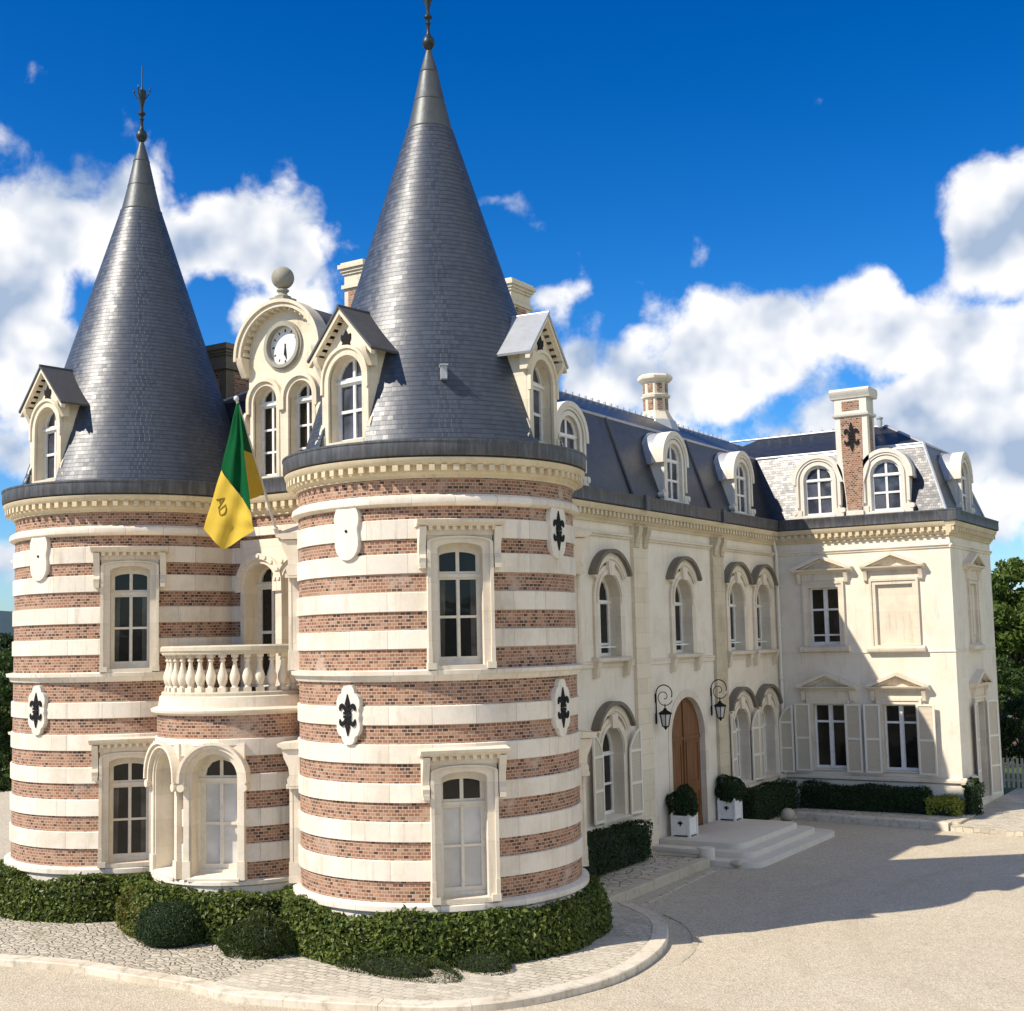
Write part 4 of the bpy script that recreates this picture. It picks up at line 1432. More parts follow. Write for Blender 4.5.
def build_windows():
    K1 = arch_window_kit(5.24, 1.62)
    K2 = arch_window_kit(1.05, 1.75, frame_low=False, brackets=False)
    for y in FW_WIN: put_window(K1, FM @ Matrix.Translation((y, 0, 5.24)))
    for y in GF_WIN: put_window(K2, FM @ Matrix.Translation((y, 0, 1.05)))
    sl = shutter_mesh(.60, 2.28, 1, (.36, .74)); sr = shutter_mesh(.60, 2.28, -1, (.36, .74))
    # arched leaves folded back beside the ground floor windows of the entrance wall
    y = GF_WIN[0]
    def leaf(me, x, z, ang, flip, M0, out=-.15):
        M = M0 @ Matrix.Translation((x, out, z)) @ Matrix.Rotation(radians(ang), 4, 'Z')
        return part('shutter', me, None, CH, M)
    leaf(sr, y - .76 - .55, 1.02, 4, 0, FM, -.17)
    leaf(sl, y + .80, 1.02, -5, 0, FM, -.13)
    narrow = shutter_mesh(.50, 2.28, 1, (.36, .74)); narrow2 = shutter_mesh(.50, 2.28, -1, (.36, .74)); thin2 = shutter_mesh(.42, 2.28, -1, (.36, .74))
    leaf(thin2, GF_WIN[1] - .66 - .43, 1.02, 2, 0, FM, -.15)
    leaf(narrow, GF_WIN[1] + .66, 1.02, -7, 0, FM, -.13)
    leaf(narrow2, GF_WIN[2] - .66 - .49, 1.02, 8, 0, FM, -.20)
    corner = shutter_mesh(.50, 2.30, 1, (.36, .74))
    leaf(corner, .02, 1.02, 0, 0, Matrix.Identity(4), -.22)

    # wing windows with pediments
    def ped(b, half, z, h, blind=False):
        b.prism([(.02, z - .12), (-.10, z - .12), (-.14, z - .06), (-.26, z - .03), (-.28, z + .02), (.02, z + .03)], -half, half)
        for sx in (-1, 1):
            o = [(sx * half, z + .02), (sx * (half + .03), z + .07), (0, z + h + .05), (0, z + h - .06), (sx * (half - .17), z + .025)]
            b.plate(o, [], -.28, .02)
            o = [(sx * (half - .2), z + .03), (0, z + h - .07), (0, z + h - .13), (sx * (half - .42), z + .03)]
            b.plate(o, [], -.15, .02)
        b.plate([(-half + .2, z + .02), (half - .2, z + .02), (0, z + h - .1)], [], -.05, .02)
    def rect_kit(w2, z0, z1, zp, half, kind):
        """z0/z1 opening; zp pediment base; all relative to z0"""
        H = z1 - z0
        b = MB()
        b.plate(rect(-w2 - .20, w2 + .20, -.04, H + .20), [rect(-w2, w2, 0, H)], -.05, .40)
        b.plate(rect(-w2 - .20, w2 + .20, -.04, H + .20), [rect(-w2 - .12, w2 + .12, -.03, H + .12)], -.085, -.045)
        b.box(-w2 - .22, w2 + .22, -.035, .02, H + .20, zp - z0 - .12)
        ped(b, half, zp - z0, .44)
        for sx in (-1, 1):
            zc = zp - z0 - .12
            b.prism([(-.05, zc - .36), (-.10, zc - .32), (-.13, zc - .15), (-.20, zc), (0, zc), (0, zc - .36)], sx * (w2 + .36), sx * (w2 + .24))
        if kind != 'ground':
            b.prism([(-.16, -.24), (-.19, -.20), (-.19, -.10), (-.04, -.03), (.40, .02), (.40, -.24)], -w2 - .34, w2 + .34)
        if kind == 'blind':
            b.box(-w2, w2, .06, .2, 0, H)
        f = MB(); p = MB()
        if kind != 'blind':
            s, mwid = .055, .075
            rows = ((.10, .30), (.36, 1.17), (1.24, H - .06)) if kind == 'upper' else ((.10, 1.55), (1.62, H - .06))
            hol = []
            for a, c in rows: hol += [rect(-w2 + s, -mwid, a, c), rect(mwid, w2 - s, a, c)]
            f.plate(rect(-w2, w2, 0, H), hol, .20, .27)
            f.box(-.05, .05, .16, .22, .02, H - .02)
            if kind == 'upper': f.box(-w2, w2, .06, .09, .31, .345)
            p.face([(-w2, .25, 0), (w2, .25, 0), (w2, .25, H), (-w2, .25, H)])
        return b, f, p
    def mk(b, f, p): return b.mesh('window', ['trim_stone']), f.mesh('frame', ['white_paint']), p.mesh('pane', ['window_glass'])
    U = mk(*rect_kit(.53, 5.36, 7.32, 7.93, 1.05, 'upper'))
    G = mk(*rect_kit(.55, 1.16, 3.35, 3.92, 1.03, 'ground'))
    bl, _, _ = rect_kit(.62, 5.32, 7.34, 7.93, 1.05, 'blind')
    put_window(U, Matrix.Translation((WX[0], 0, 5.36)))
    part('blind_window', bl, ['trim_stone'], CH, Matrix.Translation((WX[1], 0, 5.32)), 'walled up window with a plain cream panel')
    for x in (1.72, 4.13): put_window(G, Matrix.Translation((x, 0, 1.16)))
    bl2, _, _ = rect_kit(.5, 5.32, 7.34, 7.93, 1.15, 'blind')
    for sx in (-.28, .28):
        bl2.box(sx - .16, sx + .16, .03, .12, .25, 1.95)
    part('blind_window', bl2, ['trim_stone'], CH, SM @ Matrix.Translation((2.75, 0, 5.32)))
    gd, fd, pd = rect_kit(.6, .10, 3.3, 3.92, 1.15, 'ground')
    put_window(mk(gd, fd, pd), SM @ Matrix.Translation((2.75, 0, .10)), name='side_door')
    sq = shutter_mesh(.55, 2.28, 0, (.49,)); sq2 = shutter_mesh(.60, 2.28, 0, (.49,)); tall = shutter_mesh(.60, 3.2, 0, (.3, .62))
    I = Matrix.Identity(4)
    leaf(sq, 1.72 - .60 - .58, 1.08, 2, 0, I, -.11)
    leaf(sq, 1.72 + .60, 1.08, -3, 0, I, -.10)
    leaf(sq, 4.13 - .60 - .57, 1.08, 3, 0, I, -.12)
    leaf(sq2, 4.13 + .60, 1.08, -6, 0, I, -.10)
    leaf(tall, 2.75 - .66 - .62, .12, 6, 0, SM, -.16)
    leaf(tall, 2.75 + .66, .12, -22, 0, SM, -.12)

    # entrance door
    d = MB()
    d.plate(arch_band(1.40, 1.18, .0, 2.72), [], -.02, .40)
    dm = part('entrance_door', d, ['trim_stone'], CH, FM @ Matrix.Translation((-7.70, 0, .06)))
    lf = MB()
    for sx in (-1, 1):
        out = [(sx * .012, .02), (sx * 1.19, .02)] + [(sx * 1.19 * cos(pi / 2 * i / 10), 2.72 + 1.19 * sin(pi / 2 * i / 10)) for i in range(10)] + [(sx * .012, 3.91)]
        lf.plate(out, [], .17, .23)
        for a, c in ((.25, 1.1), (1.3, 2.55)):
            o = rect(min(sx * .16, sx * 1.04), max(sx * .16, sx * 1.04), a, c)
            i_ = rect(min(sx * .22, sx * .98), max(sx * .22, sx * .98), a + .06, c - .06)
            lf.plate(o, [i_], .145, .175)
    lf.box(-.04, .04, .13, .19, .02, 3.88)
    lf.box(-1.18, 1.18, .14, .19, 2.62, 2.72)
    lf.box(-1.18, 1.18, .15, .25, .0, .22)
    child('door_leaf', lf.mesh('door_leaf', ['oak_door']), dm)
    hd = MB(); hd.ell((.12, .11, 1.2), .04, .05, .04, 12, 8); hd.box(.09, .15, .125, .15, 1.08, 1.32)
    child('handle', hd.mesh('handle', ['black_iron']), dm)


build_windows()


# ------------------------------------------------------------------ roofs
def mansard(m, x0, x1, y0, y1, holes={}, zb=9.62, z1=12.12, i1=.86, z2=13.12, i2=2.55):
    lv = [(x0, x1, y0, y1, zb), (x0 + i1, x1 - i1, y0 + i1, y1 - i1, z1), (x0 + i2, x1 - i2, y0 + i2, y1 - i2, z2)]
    for a, b in zip(lv, lv[1:]):
        A = [(a[0], a[2], a[4]), (a[1], a[2], a[4]), (a[1], a[3], a[4]), (a[0], a[3], a[4])]
        B = [(b[0], b[2], b[4]), (b[1], b[2], b[4]), (b[1], b[3], b[4]), (b[0], b[3], b[4])]
        dz = b[4] - a[4]
        for i in range(4):
            j = (i + 1) % 4
            ins = abs(b[0] - a[0])
            sl = math.hypot(dz, ins)
            Lg = (Vector(A[j]) - Vector(A[i])).length
            d = (Vector(A[j]) - Vector(A[i])).normalized()
            ub = (Vector(B[i]) - Vector(A[i])).dot(d); uc = (Vector(B[j]) - Vector(A[i])).dot(d)
            o = 3.3 * i + a[4]
            hs = holes.get(i, ()) if a is lv[0] else ()
            if not hs:
                m.face([A[i], A[j], B[j], B[i]], 0, [(o, o), (o + Lg, o), (o + uc, o + sl), (o + ub, o + sl)])
                continue
            # leave openings behind the dormers
            up = (Vector(B[i]) - Vector(A[i]) - d * ub).normalized()
            P0 = Vector(A[i])
            top = sl * (11.35 - zb) / (z1 - zb)
            loops = [[(0, 0), (Lg, 0), (uc, sl), (ub, sl)]] + [[(c - .58, .05), (c - .58, top), (c + .58, top), (c + .58, .05)] for c in hs]
            pts = [p for l in loops for p in l]
            for q in tessellate_polygon([[Vector((p[0], p[1], 0)) for p in l] for l in loops]):
                tri = [pts[k] for k in q]
                m.face([P0 + d * p[0] + up * p[1] for p in tri], 0, [(o + p[0], o + p[1]) for p in tri])
    t = lv[-1]
    m.face([(t[0], t[2], t[4]), (t[1], t[2], t[4]), (t[1], t[3], t[4]), (t[0], t[3], t[4])], 1)
    return lv


DORM_Y, DORM_X = (-14.28, -7.92, -2.55), (1.68, 4.04)


def build_roofs():
    m = MB()
    lvA = mansard(m, LX - .05, -.06, EY + .60, S + .05, {1: [y - (EY + .60) for y in DORM_Y]})
    lvB = mansard(m, -4.0, W - .06, .06, S + .05, {0: [x + 4.0 for x in DORM_X], 1: [2.9 - .06]}, z2=13.12, i2=2.6)
    for lv in (lvA, lvB):
        for k in (0, 1):
            a, b = lv[k], lv[k + 1]
            A = [(a[0], a[2], a[4]), (a[1], a[2], a[4]), (a[1], a[3], a[4]), (a[0], a[3], a[4])]
            B = [(b[0], b[2], b[4]), (b[1], b[2], b[4]), (b[1], b[3], b[4]), (b[0], b[3], b[4])]
            for i in range(4):
                if lv is lvB and i in (0, 3): continue
                m.tube([A[i], B[i]], .055, 6, 1)
    # lead rolls along the breaks and ridges
    def rolls(z, i, r):
        f = .86 if z < 12.5 else i
        e = -.06 - f
        m.tube([(e, EY + .6 + f, z), (e, .06 + f, z)], r, 8, 1)
        m.tube([(e, .06 + f, z), (W - .06 - f, .06 + f, z)], r, 8, 1)
        m.tube([(W - .06 - f, .06 + f, z), (W - .06 - f, S + .05 - f, z)], r, 8, 1)
    rolls(12.12, .86, .05)
    rolls(13.12, 2.55, .035)
    # a lead apron below the break
    m.face([(.0, .06 + .80, 11.99), (W - .06 - .80, .06 + .80, 11.99), (W - .06 - .845, .06 + .845, 12.12), (-.05, .06 + .845, 12.12)], 1)
    y = -18
    while y < 2:                                            # clips along the ridge
        m.box(-2.65, -2.57, y, y + .05, 13.15, 13.23, 1); y += .42
    x = -1.5
    while x < 3.4:
        m.box(x, x + .05, 2.62, 2.70, 13.15, 13.22, 1); x += .42
    for yy in (-10.68, -5.19):                              # lead seams over the pilasters
        m.tube([(-.05, yy, 9.7), (-.92, yy, 12.12)], .05, 6, 2)
    part('mansard_roof', m, ['mansard_slate', 'lead', 'dark_lead'], CH, None, 'dark slate mansard roof with lead edges')

    # arched dormers
    b = MB()
    b.plate(arch(.78, 0, 1.30), [arch(.515, .12, 1.33)], 0, .18)
    b.plate(arch_band(.64, .515, .12, 1.33), [], -.05, .02)
    b.plate(arch_band(.92, .78, 1.20, 1.30), [], -.11, .28)
    b.plate(arch_band(.80, .70, .4, 1.30), [], -.08, .02)
    for sx in (-1, 1):
        b.box(sx * .778, sx * .66, .18, 1.1, 0, 1.30)
        b.box(sx * .88, sx * .60, -.09, .25, 0, .30)
        b.tube([(sx * .86, -.11, .22), (sx * .86, .1, .22)], .09, 10)
    b.prism([(-.13, .0), (-.13, .07), (-.03, .11), (.18, .13), (.18, .0)], -.60, .60)
    r = MB()
    N = 16
    for i in range(N):
        a, c = pi * i / N, pi * (i + 1) / N
        P = lambda t, y, R: (R * cos(t), y, 1.30 + R * sin(t))
        r.face([P(a, .27, .91), P(c, .27, .91), P(c, 1.6, .91), P(a, 1.6, .91)])
        r.face([P(c, .27, .84), P(a, .27, .84), P(a, 1.6, .84), P(c, 1.6, .84)])
        r.face([P(a, .272, .84), P(c, .272, .84), P(c, .272, .91), P(a, .272, .91)])
    for sx in (-1, 1): r.box(sx * .93, sx * .84, .27, 1.5, 1.16, 1.30)
    for y in (.62, 1.0): r.plate(arch_band(.95, .92, 1.2, 1.30), [], y, y + .04)
    f = MB()
    hol = [[(.04, 1.38), (.43, 1.38), (.40, 1.53), (.28, 1.68), (.04, 1.76)], [(-.43, 1.38), (-.04, 1.38), (-.04, 1.76), (-.28, 1.68), (-.40, 1.53)]]
    for a, c in ((.18, .69), (.76, 1.27)):
        hol += [rect(-.43, -.04, a, c), rect(.04, .43, a, c)]
    f.plate(arch(.52, .10, 1.33), hol, .07, .12)
    f.box(-.51, .51, .045, .09, 1.29, 1.36)
    p = MB(); p.face([(-.48, .105, .12), (.48, .105, .12), (.48, .105, 1.82), (-.48, .105, 1.82)])
    meshes = (b.mesh('dormer', ['pale_stone']), r.mesh('dormer_roof', ['lead']), f.mesh('frame', ['white_paint']), p.mesh('pane', ['dormer_glass']))
    def put(M):
        d = part('dormer', meshes[0], None, CH, M)
        child('dormer_roof', meshes[1], d); child('frame', meshes[2], d); child('pane', meshes[3], d)
    for y in DORM_Y: put(FM @ Matrix.Translation((y, .09, 9.73)))
    for x in DORM_X: put(Matrix.Translation((x, .09, 9.73)))
    put(SM @ Matrix.Translation((2.9, .09, 9.73)))


build_roofs()


# ------------------------------------------------------------------ chimneys
def build_chimneys():
    # chimney on the wing front, brick panel framed in stone, tapering to a point between the dormers
    b = MB()
    y0, y1 = -.02, .78
    b.plate([(-.27, 0), (.27, 0), (.30, .6), (.34, 1.1), (.56, 1.75), (.56, 4.05), (-.56, 4.05), (-.56, 1.75), (-.34, 1.1), (-.30, .6)], [], y0, y1, 0, back=True)
    b.plate([(-.25, .18), (.25, .18), (.29, .8), (.32, 1.2), (.36, 2.1), (.37, 3.38), (-.37, 3.38), (-.36, 2.1), (-.32, 1.2), (-.29, .8)], [], y0 - .012, y0 + .05, 1)
    b.plate(rect(-.30, .30, 3.62, 3.95), [], y0 - .012, y0 + .05, 1)
    b.box(-.30, .30, y0 - .05, y0 + .1, 0, .16)
    for sx in (-1, 1):
        b.box(sx * .556, sx * .572, .22, .56, 1.9, 3.38, 1)
    b.prism([(y0 - .06, 3.42), (y0 - .08, 3.46), (y0 - .08, 3.52), (y1 + .08, 3.52), (y1 + .06, 3.42)], -.63, .63)
    b.prism([(y0 - .04, 4.05), (y0 - .06, 4.12), (y0 - .13, 4.20), (y0 - .15, 4.30), (y0 - .08, 4.38), (y1 + .08, 4.38), (y1 + .15, 4.30), (y1 + .13, 4.2), (y1 + .04, 4.05)], -.69, .69)
    c = part('chimney', b, ['pale_stone', 'brick'], CH, Matrix.Translation((2.97, 0, 9.74)), 'tall brick and stone chimney with iron fleurs-de-lis between two arched dormers')
    i = MB()
    for up in (1, -1):
        for k, pl in enumerate(fleur_polys(2.70 + .05 * up, 1.0, up)):
            i.plate(pl, [], y0 - .06 - .004 * k, y0 + .01)
    child('iron_fleur', i.mesh('iron_fleur', ['black_iron']), c)
    # octagonal chimney on the main ridge
    o = MB()
    n = 8
    pr = [(.80, 12.75, 2), (.66, 13.12, 2), (.60, 13.16, 0), (.50, 13.34, 0), (.44, 13.46, 0), (.43, 13.92, 0), (.50, 13.94, 0), (.52, 14.02, 0), (.44, 14.05, 0), (.44, 14.46, 0), (.50, 14.48, 0), (.60, 14.58, 0), (.61, 14.66, 0), (.55, 14.74, 0), (0, 14.76, 0)]
    o.rev(pr, 22.5, 382.5, n)
    for k in range(n):
        a = 45 * k
        for z0, z1 in ((13.52, 13.88), (14.12, 14.42)):
            q = MB(); q.box(-.085, .085, -.02, .03, 0, z1 - z0, 1)
            o.add(q, facing(a, (.41 * cos(radians(a)), .41 * sin(radians(a)), z0)))
    part('chimney', o, ['dormer_stone', 'brick', 'lead'], CH, Matrix.Translation((-2.75, -3.45, 0)), 'eight sided pale chimney with small brick panels on the ridge', angle=20)
    # rectangular chimneys behind the near spire and behind the far spire
    for (x, y, zb, zt, w, d, lab) in ((-4.72, -17.0, 12.6, 15.78, .30, .36, 'slim pale chimney behind the clock gable'),
                                      (-2.25, -13.55, 12.6, 15.62, .34, .50, 'chimney half hidden behind the near spire'),
                                      (-8.62, -18.0, 11.0, 13.85, .55, .62, 'squat chimney beside the far spire, shade put into its dark stone')):
        q = MB()
        q.box(-w, w, -d, d, zb, zt - .3, 0)
        q.box(-w * .55, w * .55, -d - .012, d + .012, zb + .2, zt - .75, 1)
        q.box(-w - .012, w + .012, -d * .55, d * .55, zb + .2, zt - .75, 1)
        q.box(-w - .06, w + .06, -d - .06, d + .06, zt - .70, zt - .60, 0)
        for k, (e, z0, z1) in enumerate(((.04, zt - .32, zt - .25), (.08, zt - .25, zt - .17), (.13, zt - .17, zt - .06), (.07, zt - .06, zt))):
            q.box(-w - e, w + e, -d - e, d + e, z0, z1, 0)
        part('chimney', q, ['dormer_stone' if x > -8 else 'hood_stone', 'brick'], CH, Matrix.Translation((x, y, 0)), lab)  # shade on the far chimney is put in as darker stone
    p = MB()
    p.rev([(.09, 0), (.09, .3), (.12, .32), (.12, .36), (.0, .42)], n=14)
    part('flue_pipe', p, ['lead'], CH, Matrix.Translation((3.3, 2.3, 13.02)))


build_chimneys()


# ------------------------------------------------------------------ flag
def build_flag():
    base = Vector((-4.522, -20.5, 8.341)); top = Vector((-3.795, -22.6, 11.208))
    root = thing('flag', base, 'green and yellow flag hanging from a slanted white pole above the balcony', 'flag')
    # pole leans out from the end wall over the balcony
    p = MB()
    ax = (top - base).normalized()
    p.tube([base, top], .032, 10)
    p.tube([base - ax * .02, base + ax * .25], .06, 10)
    p.ell(top + ax * .04, .06, .06, .06, 12, 8)
    part('flag_pole', p, ['pole_white'], root)
    # cloth: rays of the outline meet planes near the pole; points given as (x, y, z)
    def P(x, y, z): return Vector((x, y, z))
    cam_o = Vector((16.37976877, -43.26704514, 5.77995984))
    m = MB()
    T = top - ax * .06
    # world points: the cloth hangs straight down from the pole
    polept = lambda f: base + (top - base) * f
    A0 = T
    Bq = polept(.62); Cq = polept(.33)
    L1 = P(-4.314, -22.55, 9.693)     # left edge, end of green
    L2 = P(-4.856, -22.55, 8.405)     # left bottom corner
    T1 = P(-4.30, -22.55, 7.913)      # lowest tip
    R1 = P(-3.338, -22.55, 8.263)     # right bottom of front fold
    G1 = P(-3.411, -22.55, 8.685)     # end of the green on the right of front fold
    N = 14
    def patch(a, b, c, d, mat, amp, ph, n=N):
        """bilinear patch a-b (top) d-c (bottom) with folds running down the cloth"""
        g = []
        for i in range(n + 1):
            row = []
            v = i / n
            for j in range(n + 1):
                u = j / n
                q = a.lerp(b, u).lerp(d.lerp(c, u), v)
                fold = (sin(u * 7.5) + .55 * sin(u * 15 + v * 2.5)) * amp * (min(1, v * 1.6) if ph == 0 else 1)
                q = q + Vector((0.45, -0.85, 0)) * fold + Vector((.45, -.85, 0)) * .02 * sin(v * 9 + u * 3)
                row.append(q)
            g.append(row)
        for i in range(n):
            for j in range(n):
                m.face([g[i][j], g[i][j + 1], g[i + 1][j + 1], g[i + 1][j]], mat)
    patch(A0 + Vector((-.03, 0, 0)), A0 + Vector((.05, .0, -.02)), G1, L1, 0, .075, 0)
    patch(L1, G1, R1, L2, 1, .075, 1)
    # lower flap down to the tip
    n = N
    for j in range(n):
        u0, u1 = j / n, (j + 1) / n
        def bot(u): return L2.lerp(T1, u / .5) if u < .5 else T1.lerp(R1, (u - .5) / .5)
        fo = lambda u: Vector((.45, -.85, 0)) * ((sin(u * 7.5) + .55 * sin(u * 15 + 2.5)) * .075 + .02 * sin(9 + u * 3))
        a, b = L2.lerp(R1, u0) + fo(u0), L2.lerp(R1, u1) + fo(u1)
        m.face([a, b, bot(u1) + fo(u1), bot(u0) + fo(u0)], 1)
    # fold behind, from the pole
    B0 = A0.lerp(G1, .42) + Vector((-.16, .08, 0)); B1 = P(-4.22, -21.9, 9.02)
    patch(A0, A0 + Vector((.02, .02, -.03)), Bq, B0, 0, .0, 1, 8)
    patch(B0, Bq, Cq, B1, 1, .03, 1, 8)
    fl = part('flag_cloth', m, ['flag_green', 'flag_yellow'], root, angle=80)
    # printed letters along the left edge
    cu = bpy.data.curves.new('letters', 'FONT')
    cu.body = 'AD'; cu.size = .30; cu.extrude = .003
    tmp = bpy.data.objects.new('letters', cu)
    COL.objects.link(tmp)
    bpy.context.view_layer.update()
    me = bpy.data.meshes.new_from_object(tmp.evaluated_get(bpy.context.evaluated_depsgraph_get()))
    bpy.data.objects.remove(tmp)
    me.materials.clear(); me.materials.append(MATS['flag_print'])
    nrm = (R1 - L2).cross(L1 - L2).normalized()
    if nrm.dot(cam_o - L2) < 0: nrm = -nrm
    U = (G1 - L1 + R1 - L2) * .5; V = (L2 - L1 + R1 - G1) * .5
    g11, g12, g22 = U.dot(U), U.dot(V), V.dot(V)
    e1 = (V.normalized() * .62 + U.normalized() * .62).normalized()
    e2 = nrm.cross(e1)
    if e2.dot(U) < 0: pass
    o = .10 * U + .46 * V
    for vert in me.vertices:
        d = o + e1 * vert.co.x + e2 * vert.co.y
        b1, b2 = d.dot(U), d.dot(V)
        det = g11 * g22 - g12 * g12
        u, v = (b1 * g22 - b2 * g12) / det, (b2 * g11 - b1 * g12) / det
        q = L1.lerp(G1, u).lerp(L2.lerp(R1, u), v)
        fold = (sin(u * 7.5) + .55 * sin(u * 15 + v * 2.5)) * .075
        vert.co = q + Vector((0.45, -0.85, 0)) * (fold + .02 * sin(v * 9 + u * 3)) + nrm * (.012 + vert.co.z)
    lo = link('flag_lettering', me, fl)
    lo.matrix_parent_inverse = Matrix.Identity(4)


build_flag()


# ------------------------------------------------------------------ wall lanterns
def build_lanterns():
    for y, z, lab in ((-9.85, 3.40, 'black scrolled wall lantern left of the arched door'), (-5.95, 3.40, 'black scrolled wall lantern right of the arched door')):
        M = Matrix.Translation((0, y, z))
        root = thing('wall_lantern', (0.12, y, z), lab, 'lantern', 'lanterns on the door wall')
        m = MB()
        m.tube([(.03, 0, -.05), (.03, 0, .75)], .018, 8)
        m.box(.0, .03, -.03, .03, -.1, .2); m.box(.0, .03, -.03, .03, .5, .75)
        pts = []
        for i in range(15):
            a = pi - pi * 1.12 * i / 14
            pts.append((.03 + .25 + .25 * cos(a), 0, .75 + .25 * sin(a)))
        m.tube(pts, .016, 8)
        pts = []
        for i in range(24):
            f = i / 23
            a = -.36 - f * 2 * pi * 1.2
            r = .25 * (1 - f) + .05
            pts.append((.28 + r * cos(a) * .9, 0, .66 + r * sin(a) * .9))
        m.tube(pts, .012, 8)
        m.tube([(.30, 0, .46), (.30, 0, .30)], .016, 8)
        part('bracket', m, ['black_iron'], root, M)
        l = MB()
        l.rev([(.02, .36), (.05, .33), (.07, .29), (.20, .22), (.22, .20), (.20, .18), (.17, .175)], 0, 360, 6, c=(.30, 0))
        for k in range(6):
            a = 2 * pi * k / 6
            l.tube([(.30 + .17 * cos(a), .17 * sin(a), .18), (.30 + .10 * cos(a), .10 * sin(a), -.16)], .013, 6)
        l.rev([(.0, -.27), (.03, -.24), (.05, -.20), (.11, -.17), (.11, -.15), (.0, -.14)], 0, 360, 6, c=(.30, 0))
        part('lantern_frame', l, ['black_iron'], root, M)
        g = MB()
        g.rev([(.09, -.15), (.155, .175)], 0, 360, 6, c=(.30, 0))
        part('lantern_glass', g, ['lamp_glass'], root, M)


build_lanterns()


# ------------------------------------------------------------------ ground, kerbs, steps
def smooth_line(pts, n=8):
    pts = [Vector(p) for p in pts]
    out = []
    for i in range(len(pts) - 1):
        p0 = pts[max(0, i - 1)]; p1 = pts[i]; p2 = pts[i + 1]; p3 = pts[min(len(pts) - 1, i + 2)]
        for k in range(n):
            t = k / n
            out.append(.5 * ((2 * p1) + (p2 - p0) * t + (2 * p0 - 5 * p1 + 4 * p2 - p3) * t * t + (-p0 + 3 * p1 - 3 * p2 + p3) * t ** 3))
    out.append(pts[-1])
    return out


def flat(name, outline, z0, z1, mats, **kw):
    m = MB()
    B = MB(); B.plate([(p[0], p[1]) for p in outline], [], 0, 1)
    for f, k in zip(B.f, range(len(B.f))):
        pts = [B.v[i] for i in f]
        if all(abs(p[1]) < 1e-9 for p in pts): m.face([(p[0], p[2], z1) for p in pts], 0)
        else: m.face([(p[0], p[2], z1 if abs(p[1]) < 1e-9 else z0) for p in pts][::-1], 0)
    return link(name, m.mesh(name, mats), **kw)


def kerb_run(name, pts, w, z0, z1, mats, L=.95, gap=.012, **kw):
    """a run of kerb stones along a line; one mesh of stones with open joints"""
    m = MB()
    line = [Vector((p[0], p[1])) for p in pts]
    s = [0]
    for a, b in zip(line, line[1:]): s.append(s[-1] + (b - a).length)
    def at(d):
        for i in range(len(s) - 1):
            if d <= s[i + 1] + 1e-9:
                f = (d - s[i]) / max(1e-9, s[i + 1] - s[i]); return line[i].lerp(line[i + 1], f), (line[i + 1] - line[i]).normalized()
        return line[-1], (line[-1] - line[-2]).normalized()
    tot = s[-1]; d = 0
    while d < tot - .1:
        ln = min(L * random.uniform(.8, 1.2), tot - d)
        k = max(1, int(ln / .25))
        up = z1 + random.uniform(-.008, .008)
        sec = []
        for i in range(k + 1):
            p, t = at(d + gap / 2 + (ln - gap) * i / k)
            nrm = Vector((-t.y, t.x))
            q = p + nrm * w
            sec.append([(p.x, p.y, z0), (p.x, p.y, up - .03), (p.x + nrm.x * .02, p.y + nrm.y * .02, up - .010), (q.x, q.y, up), (q.x, q.y, z0)])
        L0 = d
        for i in range(k):
            A, B = sec[i], sec[i + 1]
            u0, u1 = L0 + ln * i / k, L0 + ln * (i + 1) / k
            for j in range(4):
                v0, v1 = j * .1, (j + 1) * .1
                m.face([A[j], B[j], B[j + 1], A[j + 1]], 0, [(u0, v0), (u1, v0), (u1, v1), (u0, v1)])
        m.face(sec[0], 0, [(L0, 0)] * 5); m.face(sec[-1][::-1], 0, [(L0, 0)] * 5)
        d += ln
    return link(name, m.mesh(name, mats), **kw)


KERB = smooth_line([(-14.0, -27.0), (-9.0, -27.1), (-6.06, -26.78), (-4.38, -26.47), (-2.98, -26.46), (-1.3, -26.4), (-.3, -26.56), (.7, -26.43), (2.13, -26.05), (3.43, -25.55), (4.3, -24.85), (4.87, -23.81), (5.25, -22.4), (5.15, -20.71), (4.70, -19.2), (3.84, -17.7), (2.5, -16.6)])
PAVE_Z = -0.20


